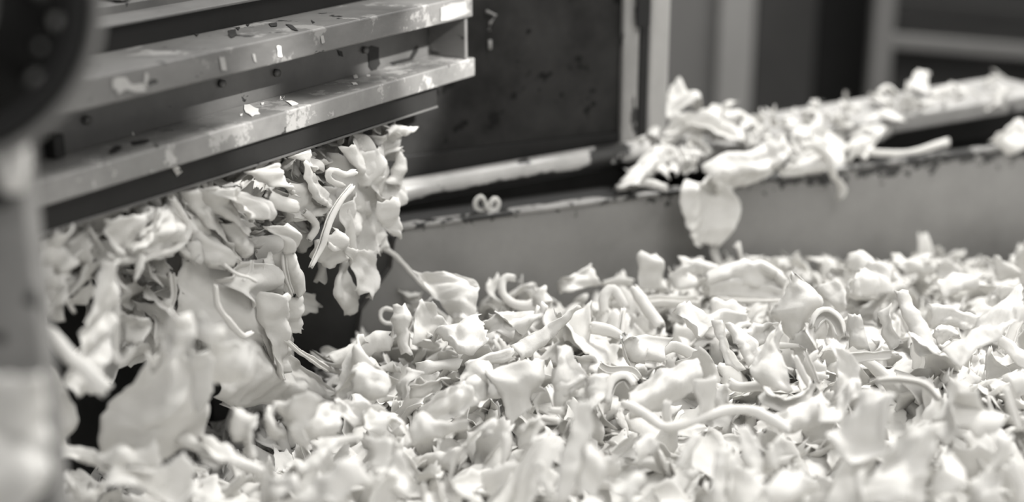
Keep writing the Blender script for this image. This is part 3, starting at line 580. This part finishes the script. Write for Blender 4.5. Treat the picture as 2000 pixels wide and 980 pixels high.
S('t','Y',1.16,'bright blurred scrap right of the falling sheet',[(720,440),(705,500),(715,580)],[(835,450),(862,500),(855,560)],.2)
T('t','Y',1.14,'short bright sliver at the left tip of the falling sheet',[(492,490),(500,555),(530,520),(545,460)],[8,11,10])
S('z','Y',.80,'large blurred scrap filling the lower left corner',[(-40,715),(-40,860),(-40,1000)],[(66,715),(88,800),(76,940)],.12)
S('z','Y',1.3,'shadowed block like scrap deep under the head',[(225,590),(225,660)],[(305,606),(300,655)],.15)
S('z','P',.016,'large pale sheet draped from the hanging mass onto the pile',[(400,640),(480,615),(560,690),(645,768)],[(405,772),(470,797),(560,788),(650,795)],.10)
# --- hanging pieces, left cluster
S('c','P',.02,'broad smooth flap hanging under the left of the head',[(385,590),(400,700),(432,805)],[(700,510),(600,650),(510,770)],.1)
S('c','P',.02,'pouch like folded scrap under the left of the head',[(520,750),(640,800),(760,800)],[(690,540),(800,510),(885,650)],.2)
T('c','P',.01,'thick rolled rim around the pouch like scrap',[(425,800),(560,830),(700,802),(830,760),(885,660),(845,560),(790,480)],[12,15,18,18,20,18])
T('c','P',.01,'inner fold line inside the pouch like scrap',[(600,690),(700,640),(718,540)],[14,16,12])
S('c','P',.01,'small lobe inside the pouch like scrap',[(540,770),(590,720),(680,660)],[(600,790),(690,740),(730,700)],-.25)
T('c','P',.03,'thin pale bar at the far left under the head',[(205,742),(320,655)],[14,15])
T('c','P',.02,'slim edge running beside the broad smooth flap',[(325,645),(370,710),(415,785)],[8,9])
T('c','P',.03,'wavy edge at the far left under the head',[(225,825),(330,752),(362,800)],[12,13,10])
S('c','P',.03,'left corner crumple of the hanging mass',[(-10,720),(100,690),(210,820)],[(10,870),(110,870),(200,910)],.2)
S('p','P',.03,'shaded drape at the far left of the hanging mass',[(60,240),(60,420),(90,600)],[(120,250),(150,420),(120,600)],.2)
S('p','P',.05,'dim fold second from the far left of the hanging mass',[(130,330),(110,520),(200,700)],[(250,330),(250,500),(290,690)],.25)
S('p','P',.05,'dim angled fold left of the long pale strip',[(240,320),(320,400),(480,330)],[(260,420),(340,500),(470,420)],.2)
S('p','P',.06,'lower dim angled fold left of the long pale strip',[(300,520),(390,440),(480,400)],[(330,560),(400,540),(450,480)],.2)
T('p','P',.03,'short pale peg hanging left of the long pale strip',[(320,530),(350,600),(385,650)],[16,18])
S('c','P',.035,'narrow pleat right of the pouch like scrap',[(780,470),(850,560),(893,660)],[(830,450),(900,560),(960,680)],.2)
S('c','P',.02,'first long smooth pleat in the hanging mass',[(830,475),(900,640),(985,720)],[(900,450),(1000,620),(1030,700)],.2)
S('c','P',.015,'second long smooth pleat in the hanging mass',[(890,440),(960,570),(1080,710),(1185,840)],[(965,420),(1045,600),(1085,690),(1195,790)],.22)
S('c','P',.01,'third pleat with a shaded underside in the hanging mass',[(950,425),(1050,570),(1165,710)],[(1065,470),(1135,560),(1200,650)],.2)
S('c','P',.0,'bright pleat just under the strip edge',[(1000,435),(1100,540),(1180,610)],[(1185,440),(1265,520),(1275,600)],.15)
S('c','P',.02,'smooth apron below the long pleats',[(885,650),(960,760),(1025,880)],[(1000,690),(1085,770),(1150,890)],.2)
S('c','P',.03,'crumpled knot right of the pouch like scrap',[(820,760),(880,850)],[(920,700),(965,800)],.2)
T('c','P',.02,'small roll in the crumpled knot',[(830,740),(900,800),(960,805)],[18,22,18])
T('c','P',.0,'pale frayed tag hanging over the dark gap',[(630,800),(610,880),(590,940)],[22,24,8])
# --- hanging pieces, middle
S('r','P',.015,'wide bright panel of scrap in the middle of the hanging mass',[(180,-10),(255,150),(300,260)],[(330,-10),(390,130),(480,225)],.15)
S('r','P',.01,'curled fold right of the wide bright panel',[(350,30),(420,150),(475,215)],[(480,-10),(525,100),(580,160)],.2)
S('r','P',.0,'short square hanging tab near the middle',[(570,40),(650,110),(680,180)],[(690,15),(745,120),(722,170)],.15)
S('r','P',.005,'long straight bright strip hanging right of the square tab',[(640,180),(700,320),(792,382)],[(730,100),(800,250),(842,370)],.15)
S('r','P',.01,'twisting strip left of the long straight strip',[(590,230),(605,380),(700,400)],[(640,160),(690,300),(715,380)],.25)
T('r','P',-.005,'slim rolled edge down the middle of the straight strip',[(712,175),(720,290),(765,410)],[12,16,10])
S('r','P',.0,'long tongue like scrap hanging lowest in the middle',[(590,390),(578,480),(620,640),(665,875)],[(700,390),(705,500),(735,620),(705,830)],.2)
S('r','P',.015,'crinkled lobe right of the long tongue',[(700,430),(700,560),(735,620)],[(805,390),(822,500),(815,605)],.22)
T('r','P',-.02,'thread thin white strand in front of the hanging mass',[(385,240),(450,290),(520,315),(562,340)],[7,9,7])
T('r','P',-.01,'second thread thin strand near the curled fold',[(535,225),(528,280),(490,330)],[6,6])
S('r','P',.015,'shaded triangular sheet above the long tongue',[(350,330),(430,400),(495,475)],[(470,225),(595,245),(606,365)],.12)
T('r','P',-.02,'curved pale strand sweeping below the triangular sheet',[(338,360),(350,470),(415,570),(490,632),(537,615)],[14,18,18,14])
S('r','P',.05,'shaded concave sheet behind the curved strand',[(345,380),(390,500),(540,640)],[(440,390),(530,500),(610,650)],-.15)
T('r','P',.01,'narrow ridge left of the long tongue',[(512,470),(580,590),(635,740),(665,850)],[12,16,14])
S('r','P',.05,'dim curtain right of the two dark slits',[(150,290),(180,420),(250,530)],[(345,280),(345,400),(345,560)],.1)
S('r','P',.04,'leaf shaped hanging scrap left of the dark slits',[(62,440),(10,560),(8,640),(40,700)],[(100,450),(78,560),(75,680),(55,705)],.2)
T('r','P',.03,'slim stem between the two dark slits',[(95,290),(112,400),(85,490)],[16,15])
S('r','P',.02,'small crumple above the dark slits',[(155,120),(175,190),(200,245)],[(240,105),(275,180),(245,225)],.25)
S('r','P',.06,'dim rounded tab at the right edge of the middle cluster',[(800,390),(800,510)],[(870,400),(905,480)],.15)
T('r','P',-.01,'rope like fibrous edge above the draped sheet',[(725,655),(800,720),(880,770),(960,820)],[14,18,20])
# --- hanging pieces, right cluster
S('d','P',.01,'narrow pointed pleat right of the dark notch',[(315,240),(370,400),(465,470)],[(330,240),(430,350),(480,430)],.2)
T('d','P',.0,'bright thick roll in the middle of the right cluster',[(175,400),(240,430),(310,455)],[44,42,34])
S('d','P',.015,'triangular fold right of the bright thick roll',[(320,340),(320,480),(445,495)],[(335,345),(400,415),(455,475)],.15)
S('d','P',.02,'angled fold above the bright thick roll',[(20,300),(100,370),(170,420)],[(130,260),(190,330),(190,390)],.2)
T('d','P',-.02,'long white stick like strand with a frayed tip',[(580,345),(520,420),(455,560),(432,640),(388,740)],[18,20,20,22,10])
T('d','P',-.01,'small looped curl at the top of the right cluster',[(600,290),(545,300),(480,278),(475,315),(540,345)],[13,14,12])
S('d','P',.01,'small rounded fold under the strip edge, right cluster',[(300,200),(360,260),(400,285)],[(370,180),(412,240),(412,270)],.25)
S('d','P',.06,'shadowed fold in the dark notch',[(140,250),(200,300),(310,330)],[(260,220),(310,260),(325,300)],.2)
S('d','P',.02,'large smooth curved panel, right cluster',[(480,155),(540,240),(590,340)],[(650,100),(690,240),(650,360)],.15)
S('d','P',.02,'topmost fold reaching out to the right under the strip',[(660,120),(690,160),(700,230)],[(800,50),(810,130),(760,200)],.15)
S('d','P',.01,'pointed tip poking out beyond the strip end',[(740,75),(800,50),(885,78)],[(750,110),(810,100),(878,95)],.2)
S('d','P',.02,'ruffled right edge of the hanging mass, upper',[(770,170),(750,260),(710,330)],[(805,220),(812,300),(790,350)],.25)
S('d','P',.02,'square cornered flap at the right edge of the hanging mass',[(735,300),(755,400),(765,445)],[(805,300),(855,405),(800,430)],.12)
S('d','P',-.005,'bright ear like lobe low on the right cluster',[(685,420),(682,500),(740,595)],[(760,390),(778,500),(762,600)],.25)
T('d','P',.01,'narrow vertical roll in the right cluster',[(550,470),(575,560),(582,660)],[22,24,20])
S('d','P',.02,'pale band crossing the foot of the right cluster',[(590,625),(720,565)],[(620,690),(745,610)],.2)
S('d','P',.0,'bright forked flap hanging lowest on the right',[(560,650),(600,740),(595,850)],[(655,670),(705,820),(650,875)],.15)
S('d','P',.02,'pale tongue hanging beside the forked flap',[(525,720),(465,830),(470,880),(535,965)],[(560,700),(565,800),(582,880),(587,965)],.2)
S('d','P',.04,'thin pointed tag left of the pale tongue',[(430,710),(405,810)],[(475,710),(432,812)],.2)
S('d','P',.01,'bright cup shaped fold above the pale tongue',[(430,620),(445,700),(520,725)],[(465,550),(560,590),(562,680)],.25)
T('d','P',-.005,'rolled rim of the bright cup shaped fold',[(462,625),(500,650),(552,625)],[12,14,12])
S('d','P',.06,'deep shaded drape between middle and right clusters',[(240,480),(260,580),(340,680)],[(325,470),(360,560),(395,590)],.15)
T('d','P',.01,'short hooked tag left of the stick like strand',[(350,475),(405,540),(375,610)],[14,18,12])
S('d','P',.02,'inner crumple of the right cluster',[(560,440),(600,520),(620,620)],[(660,420),(680,500),(690,580)],.25)
S('d','P',.02,'smooth fold right of the long white stick strand',[(490,440),(500,540),(540,610)],[(560,380),(580,480),(570,580)],.25)
S('d','P',.03,'narrow fold left of the long white stick strand',[(400,340),(420,420),(440,520)],[(500,340),(500,420),(480,500)],.2)
S('d','P',.02,'pale fold below the curved panel, right cluster',[(640,300),(660,400),(690,435)],[(725,310),(765,380),(745,425)],.2)
# --- ledge
S('n','W',.012,'large scrap draped over the rim, hanging down the tub wall',[(400,560),(325,620),(325,780),(370,900),(432,972)],[(600,540),(660,640),(680,710),(610,850),(545,935)],.10)
S('n','W',.02,'thick folded arm of scrap crossing over the rim drape',[(1010,310),(850,410),(680,430),(540,520)],[(1060,440),(950,540),(780,640),(640,715)],.2)
S('n','L',.0,'tall cone of scrap at the top of the ledge heap',[(300,48),(300,150),(310,240)],[(340,50),(500,140),(545,215)],.2)
T('n','L',.0,'small round end beside the tall cone on the ledge',[(245,120),(300,110)],[36,34])
T('n','L',.01,'bent white peg at the left of the ledge heap',[(205,195),(235,240),(235,345)],[28,32,30])
S('n','L',.01,'fan shaped scrap across the ledge heap',[(380,230),(550,225),(740,305),(885,388)],[(230,370),(400,290),(560,340),(700,390)],.15)
S('n','L',.0,'small square flap standing behind the ledge heap',[(555,215),(580,145)],[(645,215),(640,140)],.2)
T('n','L',-.01,'pale roll along the back of the ledge heap',[(640,235),(760,250),(880,320)],[44,50,40])
T('n','L',-.01,'short stub at the back of the ledge heap',[(815,205),(885,235)],[28,26])
T('n','L',-.01,'first round curl behind the folded arm on the ledge',[(1010,230),(1060,230),(1075,290)],[36,38])
T('n','L',-.01,'second round curl behind the folded arm on the ledge',[(1140,215),(1190,225),(1200,280)],[36,34])
T('n','L',.0,'dark centred ring curl on the ledge',[(830,330),(870,285),(915,315),(890,370),(845,365)],[14,15,14])
S('n','L',.01,'left low cluster scrap nearest the dark panel',[(5,640),(100,520),(200,420)],[(90,660),(230,560),(300,480)],.25)
T('n','L',.01,'thin roll along the foot of the left ledge cluster',[(15,630),(150,605),(310,640)],[18,24,20])
S('n','L',.01,'rounded scrap in the left ledge cluster',[(180,430),(200,560)],[(290,420),(330,560)],.3)
T('n','L',.01,'knotted fold in the middle of the ledge heap',[(500,260),(480,380),(465,480)],[34,38,30])
T('n','L',.01,'second knotted fold in the ledge heap',[(270,390),(370,440),(340,550)],[34,40,30])
S('n','L',.01,'shaded smooth scrap in the hollow of the ledge heap',[(370,420),(430,540)],[(480,330),(520,480)],-.2)
S('n','W',.01,'pale mass at the rim right of the folded arm',[(960,520),(1080,480),(1225,430)],[(980,560),(1100,552),(1235,545)],.3)
S('n','L',.0,'upper mass right of the folded arm on the ledge',[(1010,300),(1120,290),(1260,300)],[(1050,460),(1120,480),(1260,440)],.2)
T('o','W',.02,'curled strip hanging over the rim at the right',[(40,500),(130,500),(210,590),(262,720)],[24,28,30,24])
S('o','W',.02,'flared end of the strip hanging over the rim',[(262,700),(275,760),(280,850)],[(310,710),(352,780),(305,850)],.15)
T('o','W',-.004,'bone like twisted strip lying along the rim',[(480,550),(600,560),(700,550),(820,530),(900,510),(990,485)],[18,22,22,20,24,34])
T('o','L',.01,'slim strut leaning from the lump to the rim',[(450,590),(540,460),(575,395)],[20,22])
S('o','L',-.01,'big pale lump on the ledge left of the dark slot',[(350,390),(450,320),(560,270)],[(400,470),(560,450),(700,360)],.25)
S('o','L',-.02,'thin upright blade on the ledge left of the tall flap',[(488,158),(550,230),(600,290)],[(512,170),(610,220),(660,260)],.15)
T('o','L',-.02,'small arched curl behind the upright blade',[(540,175),(600,140),(655,190)],[20,24,20])
S('o','L',-.03,'tall flap topping the right end of the ledge heap',[(725,150),(780,65),(815,28)],[(850,175),(850,100),(878,60)],.2)
S('o','L',-.03,'long thin sheet lying along the beam at the right',[(640,255),(870,215),(1200,170),(1500,125)],[(700,275),(880,250),(1200,205),(1500,165)],.15)
T('o','L',-.03,'bent stick on the beam at the right',[(1000,105),(1080,145),(1190,190)],[16,18,12])
S('o','L',-.03,'round dim scrap between tall flap and bent stick',[(870,150),(930,120),(1010,180)],[(880,210),(940,220),(1030,210)],.2)
S('o','L',-.02,'flat bright rectangle of scrap on the beam',[(1178,255),(1200,325)],[(1310,240),(1335,308)],.05)
S('o','W',.0,'rounded scrap on the rim at the far right edge',[(1258,480),(1350,415),(1490,350)],[(1330,510),(1400,505),(1490,495)],.2)
S('o','L',.0,'pale heap piece at the rim behind the hanging strip',[(-20,350),(150,370),(330,380)],[(-20,640),(180,640),(380,600)],.12)
T('o','L',.0,'lumpy curl beside the hanging strip',[(60,330),(120,330),(130,400)],[38,40])
T('o','L',.0,'small lump left of the big pale lump',[(240,330),(320,330),(350,400)],[34,40])
S('o','L',.0,'low ragged piece at the rim under the big lump',[(330,500),(430,470),(530,480)],[(340,620),(420,600),(470,560)],.2)
T('b','W',-.012,'left loop of the tiny figure eight curl on the rim',[(900,800),(880,768),(855,785),(858,815),(890,825),(920,800)],[9,10,9])
T('b','W',-.008,'right loop of the tiny figure eight curl on the rim',[(905,800),(930,770),(950,790),(940,820),(910,820),(890,800)],[8,9,8])
S('z','P',.045,'broad shaded sheet hanging behind the curved strand',[(335,500),(325,560),(335,650)],[(540,500),(535,590),(575,700)],.08)
S('z','P',.03,'pale folded sheet between long tongue and straight strip',[(470,470),(500,540),(520,640)],[(560,450),(590,540),(600,620)],.15)
S('z','P',.03,'long shaded panel behind the right cluster',[(640,300),(640,400),(650,500)],[(740,280),(760,380),(740,480)],.1)
def rimline(x): return 378 - .135*(x-1300)
def place(tile, pts, mode, arg, yb, xb):
    lf = .026 if tile in 'ijm' else .020 if tile in 'lk' else .013
    ox, oy, sc = TILE[tile]; out = []
    for p in pts:
        x = ox+p[0]/sc; y = oy+p[1]/sc
        if mode == 'G': Y = ground(xb, yb, lf); Y = Y + arg*(yb-y)/F*Y; out.append(at(x, y, Y))
        elif mode == 'P': out.append(onpl(x, y, P0-PN*(arg-.10*max(0, (y-560)/400.)*0), PN))
        elif mode == 'W': out.append(onpl(x, y, W0+WN*arg, WN))
        elif mode == 'L': q = onpl(x, y, W0+WN*arg, WN); k = max(0, rimline(x)-y)/F*q[1]*1.3; q = onpl(x, y, W0+WN*(arg-k), WN); out.append(q)
        elif mode == 'Y': out.append(at(x, y, arg))
    return out
hero_px = []
def spot(x, y, mode):
    if mode == 'L' or mode == 'W': return 'on the ledge'
    if mode == 'P': return 'under the machine head'
    return 'in the pile'
for i, h in enumerate(HEROES):
    kind, tile, mode, arg, lab = h[:5]; r = np.random.default_rng(100+i)
    ox, oy, sc = TILE[tile]
    allp = (h[5]+h[6]) if kind == 'S' else h[5]
    X = [ox+p[0]/sc for p in allp]; Y_ = [oy+p[1]/sc for p in allp]; yb = max(Y_); xb = sum(X)/len(X); yb = min(yb, 1010)
    hero_px.append((xb, sum(Y_)/len(Y_), max(max(X)-min(X), max(Y_)-min(Y_)), mode))
    if kind == 'S':
        A = place(tile, h[5], mode, arg, yb, xb); B = place(tile, h[6], mode, arg, yb, xb); bul = h[7]
        tw = r.uniform(-.012, .012); A = [a+norm(CAM-a)*tw for a in A]; B = [b-norm(CAM-b)*tw for b in B]
        G = sheet_grid(A, B, bul, r); th = .0019
    else:
        P = place(tile, h[5], mode, arg, yb, xb); D = P[0][1]*1.05
        rp = h[6] if isinstance(h[6], (list, tuple)) else [h[6]]
        G = roll_grid(P, [q/sc/F*D for q in rp], r); th = .0016 if max(rp)/sc > 5 else .0012
    o = make('scrap', G, th); tag(o, lab, 'scrap')
    LABELS.setdefault(lab, []).append(o)
for l, os_ in LABELS.items():
    if len(os_) > 1: print('DUPLICATE LABEL', l, len(os_))
print('heroes', len(HEROES))
# loose scraps: strips with their own bend, curl and twist
def strip_grid(r, L, W, curl, bend, twist, nu=14, nv=8):
    u = np.linspace(0, 1, nu); k = bend*(1+.8*np.sin(u*pi*r.uniform(.6, 2)+r.uniform(0, 6))); ang = np.cumsum(k)/nu
    side = np.cumsum(r.uniform(-.8, .8)*np.ones(nu))/nu
    t = np.stack([np.cos(ang)*np.cos(side), np.cos(ang)*np.sin(side), np.sin(ang)], 1); c = np.cumsum(t, 0)*L/nu; c -= c.mean(0)
    w = W*(.55+.45*np.sin(pi*np.clip(u*r.uniform(.75, 1)+r.uniform(0, .2), 0, 1))) * (1+.15*r.normal(size=nu)*.6)
    tt = norm(np.gradient(c, axis=0)); a = norm(np.cross(tt, np.array([.1, .05, 1.]))); b = np.cross(a, tt)
    tw = twist*(u-.5)+r.uniform(-.4, .4); a, b = a*np.cos(tw)[:, None]+b*np.sin(tw)[:, None], -a*np.sin(tw)[:, None]+b*np.cos(tw)[:, None]
    v = np.linspace(-.5, .5, nv); cu = curl*(.6+.8*u*r.uniform(-1, 1)); cu = np.where(np.abs(cu) < .15, .15, cu)[:, None]
    X = np.sin(cu*v)/cu; Z = (1-np.cos(cu*v))/cu
    G = c[:, None]+(w[:, None]*X)[..., None]*a[:, None]+(w[:, None]*Z)[..., None]*b[:, None]
    G[0] += tt[0]*(r.normal(size=(nv, 1))*.003); G[-1] += tt[-1]*(r.normal(size=(nv, 1))*.003)
    G = G + b[:, None]*(.0022*wav(G, 150, r)+.0009*wav(G, 380, r))[..., None]; return G
def rot(r, tilt):
    ax_ = r.uniform(0, 6.3); M = Matrix.Rotation(r.uniform(0, 6.3), 3, 'Z') @ Matrix.Rotation(r.uniform(-tilt, tilt), 3, 'X') @ Matrix.Rotation(r.uniform(-tilt, tilt), 3, 'Y') @ Matrix.Rotation(r.choice([0, pi]), 3, 'X')
    return np.array(M)
def rand_strip(r, big, tilt, nu=12, nv=7):
    L = r.uniform(.045, .10)*big; W = r.uniform(.014, .045)*big; roll = r.random() < .3
    if roll: W = r.uniform(.02, .035)*big
    G = strip_grid(r, L, W, r.uniform(4, 6) if roll else r.uniform(.3, 2.6)*r.choice([-1, 1]), r.uniform(-2.2, 2.2), r.uniform(-1.6, 1.6), nu, nv)
    return G@rot(r, tilt).T
def near_hero(px, py, k=.45):
    for hx, hy, sz, m in hero_px:
        if m == 'G' and (px-hx)**2+(py-hy)**2 < (k*sz+12)**2: return True
    return False
r = np.random.default_rng(5); cnt = 0; sV = []; sF = []; off = 0
ZONES = [('near the tub wall', 0), ('in the middle of the pile', 1), ('at the front of the pile', 2)]
cand = []
for iy in range(22):
    for ix in range(34):
        x = -.62+ix*.047+(iy % 2)*.023+r.uniform(-.012, .012); y = .98+iy*.044+r.uniform(-.012, .012)
        s = np.dot(np.array([x, y, 0])-W0*[1,1,0], WN)
        if s < .02: continue
        cand.append((x, y, s))
for x, y, s in cand:
    z = zp(x, y); px, py = px_of((x, y, z))
    if not (-30 < px < 2030 and py < 1040 and cnt < 170): continue
    if near_hero(px, py, .6 if py > 720 else .36): continue
    sz_ = r.uniform(1., 1.6); G = rand_strip(r, sz_, .7, 20, 11); zz = z + .010
    ex = G.reshape(-1, 3).max(0)-G.reshape(-1, 3).min(0); sh = 'upright' if ex[2] > .045 else 'flat lying' if ex[2] < .026 else 'tilted'; sw = 'large' if sz_ > 1.3 else 'smaller'
    G = G + np.array([x, y, zz]);
    if s < .075: continue
    o = make('scrap', G, .0017); cnt += 1
    zone = 'by the tub wall' if py < 600 else 'in the middle of the pile' if py < 780 else 'at the front of the pile'
    side = 'far left' if px < 300 else 'left' if px < 620 else 'left centre' if px < 950 else 'centre' if px < 1250 else 'right centre' if px < 1550 else 'right' if px < 1800 else 'far right'
    tag(o, f'{sw} {sh} curled off-white scrap {zone}, {side} part', 'scrap', f'{sw} {sh} loose scraps {zone}, {side}')
print('loose', cnt)
def stuff(name, grids, th):
    V_, F_, o_ = [], [], 0
    for G in grids:
        V, f = solid(G, th); V_.append(V); F_ += [[a+o_ for a in q] for q in f]; o_ += len(V)
    V_ = np.vstack(V_); me = bpy.data.meshes.new(name); me.from_pydata(V_.tolist(), [], F_); me.materials.append(SCRAP)
    me.polygons.foreach_set('use_smooth', [True]*len(me.polygons)); me.update()
    o = bpy.data.objects.new(name, me); C.collection.objects.link(o); o['kind'] = 'stuff'; return o
gr = []
r = np.random.default_rng(9)
for k in range(5200):
    x = r.uniform(-.75, 1.1); y = r.uniform(.85, 2.15); s = np.dot(np.array([x, y, 0])-W0*[1,1,0], WN)
    if s < .025: continue
    z = zp(x, y)-.030+r.uniform(-.010, .008)+.014*max(0, 1-s/.25); px, py = px_of((x, y, z))
    if px < -150 or px > 2150 or py > 1150: continue
    if py > 780: z -= .010 if px > 520 else .018
    gr.append(rand_strip(r, r.uniform(.8, 1.3), .5, 13, 8)+np.array([x, y, z-.004]))
    if len(gr) > 2300: break
tag(stuff('scrap_heap', gr, .0015), 'countless small off-white scraps packed beneath the larger ones in the tub', 'scraps')
xs = np.linspace(-.9, 1.3, 60); ys = np.linspace(.7, 2.45, 50); V = []; idm = {}
for j, y in enumerate(ys):
    for i, x in enumerate(xs):
        s = np.dot(np.array([x, y, 0])-W0*[1,1,0], WN); V.append((x, y, zp(x, y)-.05 if s > .0 else -.2))
hb = mesh_obj('packed_scraps', V, [(j*60+i, j*60+i+1, (j+1)*60+i+1, (j+1)*60+i) for j in range(49) for i in range(59)], SCRAP, None, True)
tag(hb, 'dense lower layer of pale scraps filling the tub', 'scraps', kind='stuff')
# crumpled curtain under the head, behind the larger hanging pieces
gr = []; r = np.random.default_rng(21)
for k in range(880):
    s = r.uniform(-.06, .555); q = r.uniform(.035, .15)
    zlo = .165 if s < .12 else (.20 if s < .22 else .13 if s < .40 else .125 if s < .5 else .135)
    z = r.uniform(zlo, .245)
    G = rand_strip(r, r.uniform(.6, 1.15), 1.3, 13, 8); G = G[..., [2, 0, 1]] if r.random() < .6 else G
    gr.append(G+bar(s, q, z))
tag(stuff('hanging_scraps', gr, .0015), 'crumpled mass of pale scraps packed under the machine head', 'scraps', kind='stuff')
gr = []; r = np.random.default_rng(27)
for k in range(330):
    s = r.uniform(.17, .36); q = r.uniform(.05, .13); z = r.uniform(.055, .20)
    gr.append(rand_strip(r, r.uniform(.7, 1.2), 1.2, 13, 8)[..., [2, 0, 1]]+bar(s, q, z))
tag(stuff('hanging_curtain', gr, .0015), 'shaded curtain of pale scraps hanging down behind the long tongue like scrap', 'scraps', kind='stuff')
gr = []; r = np.random.default_rng(33)
for k in range(110):
    s = r.uniform(-.03, .85); q = -r.uniform(.01, .13); z = .095+abs(q)*.35+r.uniform(0, .02)
    if s > .27 and k % 2: tt_ = (s-.1)/.65; pt = lerp(bp0, bp1, tt_)+UP*.034-WN*r.uniform(.0, .11); gr.append(rand_strip(r, r.uniform(.25, .45), .5, 9, 6)+pt); continue
    if s > .27 and q > -.07: continue
    gr.append(rand_strip(r, r.uniform(.3, .6), .7, 9, 6)+wall(s, q, z))
tag(stuff('ledge_scraps', gr, .0014), 'small pale scraps and crumbs strewn along the ledge', 'scraps', kind='stuff')
